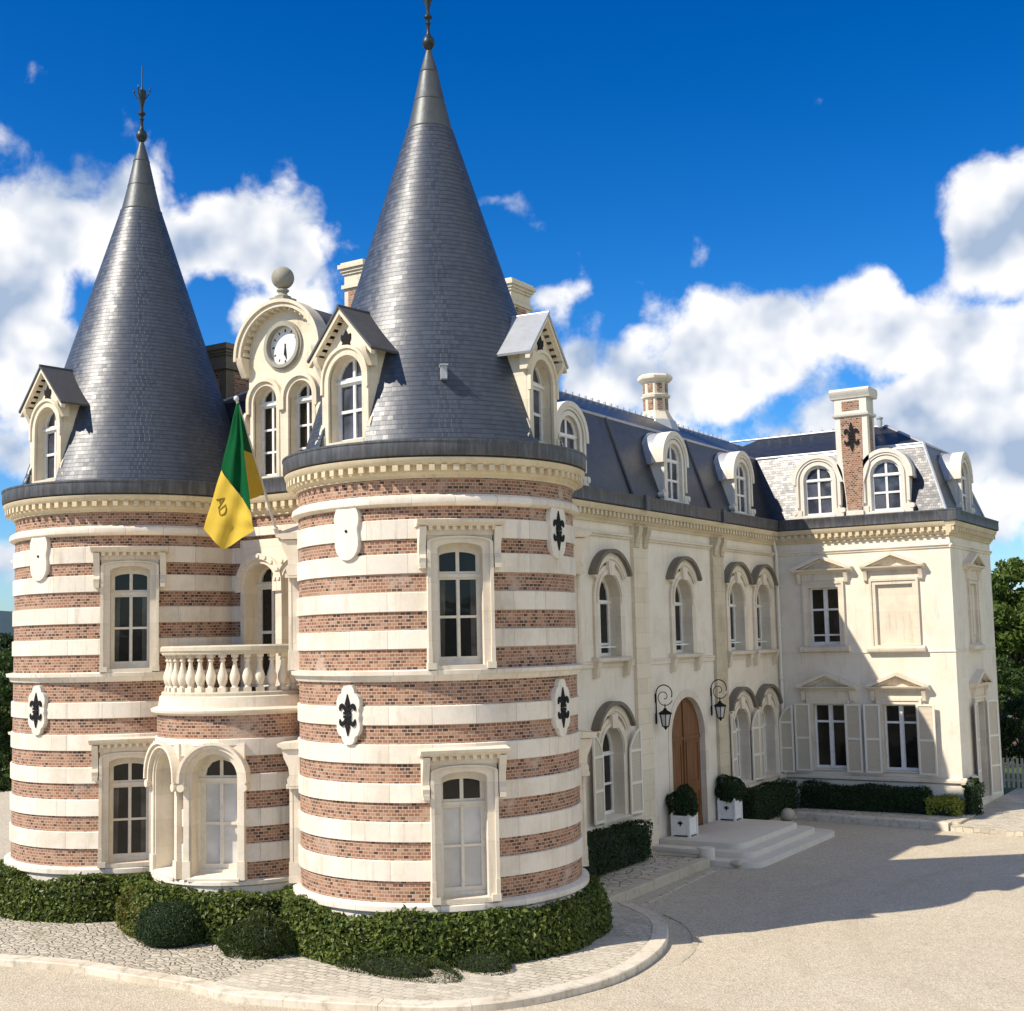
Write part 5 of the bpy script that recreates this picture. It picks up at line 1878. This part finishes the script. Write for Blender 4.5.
def build_ground():
    m = MB()
    n = 60
    # gently rolling land around the house, one sheet to the horizon
    rings = [0, 14, 24, 36, 50, 80, 140, 300, 700, 1500, 3000]
    def land(r, a):
        x, y = r * cos(a) - 2, r * sin(a) - 15
        z = GROUND - .02
        if r > 30:
            z -= (r - 30) * .03 if r < 300 else 8.1
        return (x, y, z)
    for i in range(len(rings) - 1):
        for k in range(n):
            a, b = 2 * pi * k / n, 2 * pi * (k + 1) / n
            pts = [land(rings[i], a), land(rings[i], b), land(rings[i + 1], b), land(rings[i + 1], a)]
            if i == 0: pts = pts[1:]
            m.face(pts[::-1])
    link('ground', m.mesh('ground', ['grass'], angle=180), kind='structure', label='grass covered ground around the chateau', cat='ground')
    m = MB()
    m.face([(-40, -70, GROUND), (30, -70, GROUND), (30, -1.0, GROUND), (-40, -1.0, GROUND)])
    link('driveway', m.mesh('driveway', ['gravel']), kind='structure', label='pale gravel forecourt', cat='driveway')
    # hills far away
    h = MB()
    rng = random.Random(3)
    prev = None
    NN = 120
    prof = []
    for i in range(NN + 1):
        a = 2 * pi * i / NN
        hgt = 95 + 45 * sin(a * 3 + 1.0) + 28 * sin(a * 7 + .4) + 14 * sin(a * 17)
        prof.append((a, max(40, hgt)))
    for (a, ha), (b, hb) in zip(prof, prof[1:]):
        for (r0, f0, r1, f1) in ((1500, 0, 1900, .35), (1900, .35, 2400, .8), (2400, .8, 2700, 1.0), (2700, 1.0, 3000, .9)):
            P = lambda r, t, hh: (r * cos(t), r * sin(t), -12 + hh)
            h.face([P(r0, a, ha * f0), P(r1, a, ha * f1), P(r1, b, hb * f1), P(r0, b, hb * f0)])
    link('hills', h.mesh('hills', ['far_forest'], angle=180), kind='structure', label='wooded hills on the horizon, coloured blue for distance haze', cat='hills')

    # paved strip round the towers
    KI = []
    for i, p in enumerate(KERB):
        a, c = KERB[max(0, i - 1)], KERB[min(len(KERB) - 1, i + 1)]
        t = Vector((c.x - a.x, c.y - a.y)).normalized()
        KI.append((p.x - t.y * .2, p.y + t.x * .2))
    KL = [p for p in KI if p[0] < -.9 and p[1] < -24]
    KR = [p for p in KI if not (p[0] < -.9 and p[1] < -24)]
    flat('pavement', [KL[-1]] + KR + [(0.5, -16.6), (0.5, -20), KL[-1][:1] + (-20.0,)], GROUND - .1, PAVE_Z - .004, ['paving'], kind='structure', label='pale smooth stone paving round the foot of the near tower', cat='pavement')
    flat('pavement', KL + [KL[-1][:1] + (-20.0,), (-14, -20)], GROUND - .1, PAVE_Z - .004, ['cobbles'], kind='structure', label='uneven cobbled strip before the far tower and the bow', cat='pavement')
    kerb_run('kerb', [(p.x, p.y, 0) for p in KERB], .32, GROUND - .2, PAVE_Z + .012, ['kerb_stone'], L=1.7, gap=.007, kind='structure', label='curved stone kerb round the towers', cat='kerb')
    # raised bed of rubble paving by the entrance wall
    flat('pavement', [(.05, -17.2), (1.95, -17.2), (1.85, -11.2), (.05, -11.2)], GROUND - .1, -.11, ['rubble_paving'], kind='structure', label='raised rough stone bed left of the door steps', cat='pavement')
    kerb_run('kerb', [(2.17, -17.3, 0), (2.07, -11.1, 0)], .24, GROUND - .2, -.085, ['weathered_stone'], L=1.3, kind='structure', label='straight kerb of the raised stone bed', cat='kerb')
    kerb_run('gravel_edging', [(2.75, -16.4, 0), (2.60, -14.6, 0), (2.45, -11.6, 0)], .12, GROUND - .2, GROUND + .025, ['weathered_stone'], L=.4, gap=.03, kind='structure', label='low line of stones edging the gravel', cat='edging')
    kerb_run('gravel_edging', [(p.x, p.y, 0) for p in smooth_line([(5.68, -20.9), (5.6, -20.0), (5.2, -18.8), (4.5, -17.7), (3.6, -16.9)])], .13, GROUND - .2, GROUND + .02, ['weathered_stone'], L=.28, gap=.05, kind='structure', label='broken curved stone edging beside the near tower', cat='edging')
    # bed and kerb before the wing
    flat('pavement', [(.05, -4.0), (.9, -2.2), (1.5, -1.62), (6.4, -2.05), (6.4, -.02), (.05, -.02)], GROUND - .1, -.10, ['rubble_paving'], kind='structure', label='narrow stone bed along the wing', cat='pavement')
    kerb_run('kerb', [(1.1, -1.95, 0), (3.6, -2.15, 0), (6.15, -2.5, 0)], .32, GROUND - .2, -.085, ['kerb_stone'], L=1.4, kind='structure', label='straight kerb in front of the wing', cat='kerb')
    flat('path', [(6.2, -2.45), (9.0, -2.9), (16, -3.2), (16, 8.0), (6.1, 8.0), (6.15, 0)], GROUND - .1, -.17, ['paving'], kind='structure', label='pale paved path beside the wing', cat='path')
    # kerb patches: dark worn blocks where the kerb is broken
    # steps
    root = thing('entrance_steps', (1.6, -7.7, GROUND), 'three broad worn stone steps with rounded corners before the door', 'steps')
    def step(x1, ya, yb, z0, z1, r, name):
        o = [(0.04, ya), (x1 - r, ya)]
        for i in range(7):
            t = -pi / 2 + pi / 2 * i / 6
            o.append((x1 - r + r * cos(t), ya + r + r * sin(t)))
        for i in range(7):
            t = pi / 2 * i / 6
            o.append((x1 - r + r * cos(t), yb - r + r * sin(t)))
        o.append((.04, yb))
        m = MB()
        B = MB(); B.plate(o, [], 0, 1)
        for f in B.f:
            pts = [B.v[i] for i in f]
            if all(abs(p[1]) < 1e-9 for p in pts): m.face([(p[0], p[2], z1) for p in pts])
            else: m.face([(p[0], p[2], z1 if abs(p[1]) < 1e-9 else z0) for p in pts][::-1])
        part(name, m, ['step_stone'], root, bevel=.018)
    step(3.38, -11.0, -4.4, GROUND - .1, -.18, .55, 'step')
    step(2.95, -10.4, -5.0, -.19, -.03, .45, 'step')
    step(2.50, -9.95, -5.35, -.04, .12, .35, 'landing')
    m = MB(); m.box(.0, 1.5, -.21, .21, 0, .13); m.tube([(1.5, 0, -.15), (1.5, 0, .17)], .24, 14)
    s = part('side_block', m, ['step_stone'], root, Matrix.Translation((.35, -10.85, -.04)), bevel=.02)
    # stones
    for i, (x, y, z, r, lab) in enumerate(((.95, -2.35, -.20, .30, 'rounded pale boulder at the corner of the wing bed'), (2.75, -10.95, -.28, .17, 'small grey stone beside the door steps'))):
        m = MB(); m.ell((0, 0, 0), r, r * .8, r * .62, 18, 12)
        rg = random.Random(i + 1)
        ph = [rg.uniform(0, 6) for _ in range(6)]
        m.v = [tuple(Vector(v) * (1 + .10 * sin(v[0] / r * 3 + ph[0]) + .08 * sin(v[1] / r * 4 + ph[1]) + .06 * sin(v[2] / r * 5 + ph[2]))) for v in m.v]
        link('boulder', m.mesh('boulder', ['weathered_stone'], angle=80), None, Matrix.Translation((x, y, z + r * .3)), lab, 'stone')


build_ground()


# ------------------------------------------------------------------ plants
def leaf_mesh(name, P, N, size, matname, rng, asp=.62, tilt=.65, core=None, coremat='hedge_core'):
    """one folded leaf at each point P, roughly facing N; core: MB of the dark inside"""
    k = len(P)
    n = N + rng.normal(0, tilt, (k, 3))
    n /= np.linalg.norm(n, axis=1)[:, None]
    up = rng.normal(0, 1, (k, 3)); up[:, 2] -= .5
    t = up - (up * n).sum(1)[:, None] * n
    t /= np.linalg.norm(t, axis=1)[:, None] + 1e-9
    b = np.cross(n, t)
    s = size * rng.uniform(.5, 1.4, k)[:, None]
    base = P - t * s * .5
    tip = P + t * s * .5 - n * s * .12
    le = P + b * s * asp * .5 + n * s * .10
    ri = P - b * s * asp * .5 + n * s * .10
    V = np.empty((k, 4, 3)); V[:, 0] = base; V[:, 1] = ri; V[:, 2] = tip; V[:, 3] = le
    V = V.reshape(-1, 3)
    i = np.arange(k) * 4
    F = np.empty((k, 2, 3), int)
    F[:, 0] = np.stack([i, i + 1, i + 2], 1); F[:, 1] = np.stack([i, i + 2, i + 3], 1)
    F = F.reshape(-1, 3).tolist()
    verts = V.tolist()
    nf = len(F)
    if core is not None:
        o = len(verts)
        verts += [list(v) for v in core.v]
        F += [[j + o for j in f] for f in core.f]
    me = bpy.data.meshes.new(name)
    me.from_pydata(verts, [], F)
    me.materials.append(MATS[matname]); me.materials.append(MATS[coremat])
    mi = np.zeros(len(F), int); mi[nf:] = 1
    me.polygons.foreach_set('material_index', mi)
    me.update()
    return me


def wob(P, s, amp, ph):
    return amp * (np.sin(P[:, 0] * s + ph) * np.sin(P[:, 1] * s * 1.1 + ph * 2) + .6 * np.sin(P[:, 2] * s * 1.7 + P[:, 0] * s * .8 + ph * 3))


def ring_hedge(name, c, r_in, r_out, z0, z1, a0, a1, cnt, size, matname, label, seed, wobble=.085):
    rng = np.random.default_rng(seed)
    a = np.radians(rng.uniform(a0, a1, cnt))
    h, wd = z1 - z0, r_out - r_in
    s = rng.uniform(0, 1, cnt) * (h + wd)
    out = s < h
    rad = np.where(out, r_out - .12 * (s / h) ** 3, r_out - .12 - (s - h) / wd * (wd - .12))
    z = np.where(out, z0 + s, z1 + .02 * rng.normal(0, 1, cnt))
    nr = np.where(out, .9, .25); nz = np.where(out, .35, .95)
    P = np.stack([np.cos(a) * rad, np.sin(a) * rad, z], 1)
    N = np.stack([np.cos(a) * nr, np.sin(a) * nr, nz], 1)
    P += N * (wob(P, 2.6, wobble, seed) + rng.normal(0, .035, cnt))[:, None]
    # ends
    core = MB()
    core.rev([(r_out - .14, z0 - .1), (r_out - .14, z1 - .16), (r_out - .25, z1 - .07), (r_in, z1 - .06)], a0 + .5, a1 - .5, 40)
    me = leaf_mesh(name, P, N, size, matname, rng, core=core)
    return link(name, me, None, Matrix.Translation((c[0], c[1], 0)), label, 'hedge')


def box_hedge(name, x0, x1, y0, y1, z0, z1, cnt, size, matname, label, seed, wobble=.06, cat='hedge'):
    rng = np.random.default_rng(seed)
    Lx, Ly, H = x1 - x0, y1 - y0, z1 - z0
    areas = np.array([Lx * H, Lx * H, Ly * H, Ly * H, Lx * Ly])
    f = rng.choice(5, cnt, p=areas / areas.sum())
    u, v = rng.uniform(0, 1, cnt), rng.uniform(0, 1, cnt)
    P = np.zeros((cnt, 3)); N = np.zeros((cnt, 3))
    for k in range(5):
        m = f == k
        if k in (0, 1):
            P[m] = np.stack([x0 + u[m] * Lx, np.full(m.sum(), y0 if k == 0 else y1), z0 + v[m] * H], 1); N[m] = (0, -1 if k == 0 else 1, .3)
        elif k in (2, 3):
            P[m] = np.stack([np.full(m.sum(), x0 if k == 2 else x1), y0 + u[m] * Ly, z0 + v[m] * H], 1); N[m] = (-1 if k == 2 else 1, 0, .3)
        else:
            P[m] = np.stack([x0 + u[m] * Lx, y0 + v[m] * Ly, np.full(m.sum(), z1)], 1); N[m] = (0, 0, 1)
    # soften corners
    cx, cy, cz = (x0 + x1) / 2, (y0 + y1) / 2, (z0 + z1) / 2
    P += N * (wob(P, 3.2, wobble, seed) + rng.normal(0, .03, cnt))[:, None]
    e = np.abs((P[:, 2] - z1)) < .12
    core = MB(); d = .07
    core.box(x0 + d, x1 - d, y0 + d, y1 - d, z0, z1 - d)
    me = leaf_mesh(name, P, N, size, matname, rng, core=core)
    return link(name, me, None, None, label, cat)


def mound(name, c, rx, ry, rz, cnt, size, matname, label, seed, wobble=.05, cat='shrub', zmin=-.35, tilt=.55, asp=.5):
    rng = np.random.default_rng(seed)
    d = rng.normal(0, 1, (cnt * 2, 3)); d /= np.linalg.norm(d, axis=1)[:, None]
    d = d[d[:, 2] > zmin][:cnt]
    P = d * np.array([rx, ry, rz]); N = d / np.array([rx, ry, rz]); N /= np.linalg.norm(N, axis=1)[:, None]
    P *= (1 + wob(P / rx, 3.5, wobble, seed) + rng.normal(0, .03, len(P)))[:, None]
    core = MB(); k = .90 if wobble < .1 else .70
    core.ell((0, 0, 0), rx * k, ry * k, rz * k, 18, 12)
    me = leaf_mesh(name, P, N, size, matname, rng, asp=asp, tilt=tilt, core=core)
    return link(name, me, None, Matrix.Translation(c), label, cat)


def build_plants():
    ring_hedge('ivy_hedge', (TX, TY), RB + .06, 3.42, GROUND + .1, .64, -172, 44, 17000, .10, 'ivy_leaf', 'clipped dark green ivy hedge round the foot of the near tower', 11)
    ring_hedge('ivy_hedge', (BX, BY), BR + .05, 2.60, GROUND + .1, .69, -152, -12, 8000, .10, 'ivy_leaf', 'ivy hedge under the bow window, tinged yellow at its left', 12)
    ring_hedge('ivy_hedge', (LX, TY), RB + .06, 3.58, GROUND + .1, .62, -200, -32, 13000, .10, 'ivy_leaf', 'dark ivy hedge round the foot of the far left tower', 13)
    ring_hedge('ivy_patch', (BX, BY), BR + .35, 2.68, GROUND + .15, .60, -132, -98, 1500, .10, 'autumn_ivy_leaf', 'yellowing ivy growing left of the clipped round bush', 14)
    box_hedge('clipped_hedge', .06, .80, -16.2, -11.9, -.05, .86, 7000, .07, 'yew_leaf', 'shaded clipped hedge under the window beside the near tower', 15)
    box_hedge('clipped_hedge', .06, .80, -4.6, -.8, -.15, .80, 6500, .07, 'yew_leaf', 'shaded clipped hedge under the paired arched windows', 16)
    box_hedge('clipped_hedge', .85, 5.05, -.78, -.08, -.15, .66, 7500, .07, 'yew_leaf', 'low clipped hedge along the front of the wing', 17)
    box_hedge('golden_shrub', 5.1, 6.05, -.95, -.2, -.2, .36, 2600, .085, 'golden_leaf', 'yellow green sunlit shrub at the corner of the wing', 18, .09, 'shrub')
    box_hedge('climbing_shrub', 6.14, 6.42, -.35, .75, -.2, .80, 1600, .08, 'yew_leaf', 'dark shrub climbing round the shaded corner of the wing', 19, .10, 'shrub')
    # clipped round bush and low conifers
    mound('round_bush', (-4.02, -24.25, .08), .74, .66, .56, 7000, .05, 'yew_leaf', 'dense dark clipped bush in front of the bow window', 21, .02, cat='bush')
    mound('low_conifer', (-1.85, -24.0, -.10), .80, .60, .56, 5500, .11, 'juniper_leaf', 'feathery low conifer between the bow and the near tower', 22, .26, tilt=1.1, asp=.16)
    mound('low_conifer', (1.5, -24.0, -.2), 1.15, .50, .32, 5000, .07, 'juniper_leaf', 'long mossy conifer creeping before the near tower hedge', 23, .22, tilt=1.1, asp=.18)
    mound('low_conifer', (2.75, -23.05, -.2), .75, .50, .34, 2600, .07, 'juniper_leaf', 'small mossy conifer right of the creeping one', 24, .22, tilt=1.1, asp=.18)
    # planters with clipped bushes at the door
    for i, (x, y, lab, lab2) in enumerate(((.46, -9.16, 'white square planter left of the door, nearer the tower', 'rounded dark bush in the left white planter'),
                                           (.38, -5.66, 'white square planter right of the door, nearer the wing', 'rounded dark bush in the right white planter'))):
        root = thing('planter', (x, y, .12), lab, 'planter', 'white planters at the entrance door')
        m = MB()
        h = .29
        for (a, c) in ((-1, -1), (1, -1), (1, 1), (-1, 1)):
            m.box(a * h, a * (h - .07), c * h, c * (h - .07), 0, .62)
            m.ell((a * (h - .035), c * (h - .035), .645), .035, .035, .035, 10, 6)
        for sgn in (-1, 1):
            m.box(-h + .03, h - .03, sgn * (h - .02), sgn * (h - .045), .05, .58)
            m.box(sgn * (h - .02), sgn * (h - .045), -h + .03, h - .03, .05, .58)
            for z in (.05, .53):
                m.box(-h + .05, h - .05, sgn * (h - .005), sgn * (h - .03), z, z + .06)
                m.box(sgn * (h - .005), sgn * (h - .03), -h + .05, h - .05, z, z + .06)
        part('planter_box', m, ['white_paint'], root, Matrix.Translation((x, y, .12)))
        e = MB()
        for pl in fleur_polys(.42, .28, -1): e.plate(pl, [], -h - .012, -h + .03)
        part('emblem', e, ['black_iron'], root, Matrix.Translation((x, y, .12)))
        s = MB(); s.box(-h + .04, h - .04, -h + .04, h - .04, .50, .55)
        part('soil', s, ['soil'], root, Matrix.Translation((x, y, .12)))
        mound('planted_bush', (x, y, 1.02), .42, .42, .43, 3200, .075, 'yew_leaf', lab2, 30 + i, .15, cat='bush', zmin=-.9)


build_plants()


# ------------------------------------------------------------------ trees
def crown_mesh(seed, matname, R=3.0, H=3.6, clumps=46, per=300, size=.21):
    rng = np.random.default_rng(seed)
    d = rng.normal(0, 1, (clumps, 3)); d /= np.linalg.norm(d, axis=1)[:, None]
    rad = rng.uniform(.35, 1.0, clumps) ** .6
    C = d * rad[:, None] * np.array([R, R, H]) * .86
    C[:, 2] += H * .05
    P = []; N = []
    for c in C:
        cr = rng.uniform(.45, .95) * R * .30
        dd = rng.normal(0, 1, (per, 3)); dd /= np.linalg.norm(dd, axis=1)[:, None]
        rr = rng.uniform(.25, 1.0, per) ** .5
        P.append(c + dd * rr[:, None] * cr * np.array([1.15, 1.15, .8]))
        nn = dd + np.array([0, 0, .5]); N.append(nn)
    P = np.concatenate(P); N = np.concatenate(N); N /= np.linalg.norm(N, axis=1)[:, None]
    return leaf_mesh('crown', P, N, size, matname, rng, tilt=.8, asp=.6), C


def trunk_mesh(C, h0, H, seed):
    rng = random.Random(seed)
    m = MB()
    top = h0 + H * .7
    pts = [(rng.uniform(-.1, .1) * i, rng.uniform(-.1, .1) * i, h0 * -1.0 + 0) for i in range(1)]
    line = [(0, 0, 0), (.06, .02, h0 * .4), (.0, .08, h0 * .8), (.1, .0, h0 * 1.15), (.05, .05, h0 + H * .6)]
    m.tube(line, [.30, .24, .20, .15, .05], 10)
    for k in range(0, len(C), 3):
        c = Vector(C[k]) + Vector((0, 0, h0 + H * .75))
        zb = h0 * .75 + (k / len(C)) * H * .8
        a = Vector((.05, .05, zb))
        mid = a.lerp(c, .5) + Vector((0, 0, .25))
        m.tube([a, mid, c], [.09, .055, .015], 6)
    return m.mesh('trunk', ['bark'])


def build_trees():
    kinds = []
    for i, (mt, R, H, h0) in enumerate((('tree_leaf', 3.0, 3.7, 2.0), ('dark_tree_leaf', 2.6, 3.6, 1.6), ('pale_tree_leaf', 2.4, 3.0, 1.8))):
        cm, C = crown_mesh(50 + i, mt, R, H)
        kinds.append((cm, trunk_mesh(C, h0, H, i), h0 + H * .75))
    spots = [
        (2.3, 28.0, 2, 1.42, 20, 'sunlit pale green tree standing just past the corner of the wing'),
        (5.2, 30.0, 0, 1.3, 80, 'mid green tree at the right edge beyond the path'),
        (-1.0, 33.0, 1, 1.2, 150, 'dark tree standing farther back behind the wing'),
        (11.0, 27.0, 0, 1.2, 210, 'mid green tree far right beyond the picket fence'),
        (5.95, 10.4, 1, .48, 33, 'low dark leafy tree behind the picket fence'),
        (3.6, 18.5, 0, .62, 120, 'low mid green tree between the fence and the sunlit tree'),
        (-36.5, -4.0, 0, .78, 60, 'mid green tree left of the far tower'),
        (-35.6, -6.4, 1, .55, 100, 'dark low tree at the left edge behind the far tower'),
        (-44.0, 2.0, 1, .95, 190, 'dark tree farther off at the left edge'),
        (-52.0, 9.0, 0, .9, 240, 'mid green tree deep behind the left tower'),
        (-20.0, 12.0, 2, 1.0, 300, 'pale green tree behind the back of the house'),
        (-8.0, 16.0, 1, 1.1, 10, 'dark tree behind the back of the house')]
    for x, y, k, s, rot, lab in spots:
        root = thing('tree', (x, y, GROUND - .1), lab, 'tree', 'trees beyond the chateau')
        M = Matrix.Translation((x, y, GROUND - .1)) @ Matrix.Rotation(radians(rot), 4, 'Z') @ Matrix.Scale(s, 4)
        part('trunk', kinds[k][1], None, root, M)
        part('crown', kinds[k][0], None, root, M @ Matrix.Translation((0, 0, kinds[k][2])))
    mound('large_bush', (-35.2, -5.6, -1.6), 3.2, 2.6, 3.2, 5000, .30, 'tree_leaf', 'broad dark bush at the left edge beyond the far tower', 77, .12, cat='bush', tilt=.8)
    mound('large_bush', (-41.5, -1.0, -1.6), 3.6, 3.0, 4.6, 5000, .34, 'dark_tree_leaf', 'taller dark bush behind the broad one at the left edge', 78, .12, cat='bush', tilt=.8)
    # white fence at the right beyond the path, its shade put in as grey
    m = MB()
    root = thing('picket_fence', (7.9, 8.2, GROUND), 'low white picket fence beyond the path, shade put into its grey colour', 'fence')
    r = MB()
    r.box(4.9, 11.0, 8.18, 8.22, .05, .13); r.box(4.9, 11.0, 8.18, 8.22, .62, .70)
    x = 4.9
    while x < 11.0:
        r.box(x, x + .09, 8.15, 8.178, -.18, .92); x += .17
    part('pickets', r, ['weathered_stone'], root)
    for xx in (4.9, 6.9, 8.9, 10.9):
        q = MB(); q.box(xx, xx + .11, 8.225, 8.33, -.3, 1.0)
        q.hexa([(xx - .02, 8.205, 1.0), (xx + .13, 8.205, 1.0), (xx + .13, 8.35, 1.0), (xx - .02, 8.35, 1.0)], [(xx + .05, 8.27, 1.08), (xx + .06, 8.27, 1.08), (xx + .06, 8.28, 1.08), (xx + .05, 8.28, 1.08)])
        part('post', q, ['weathered_stone'], root)


build_trees()
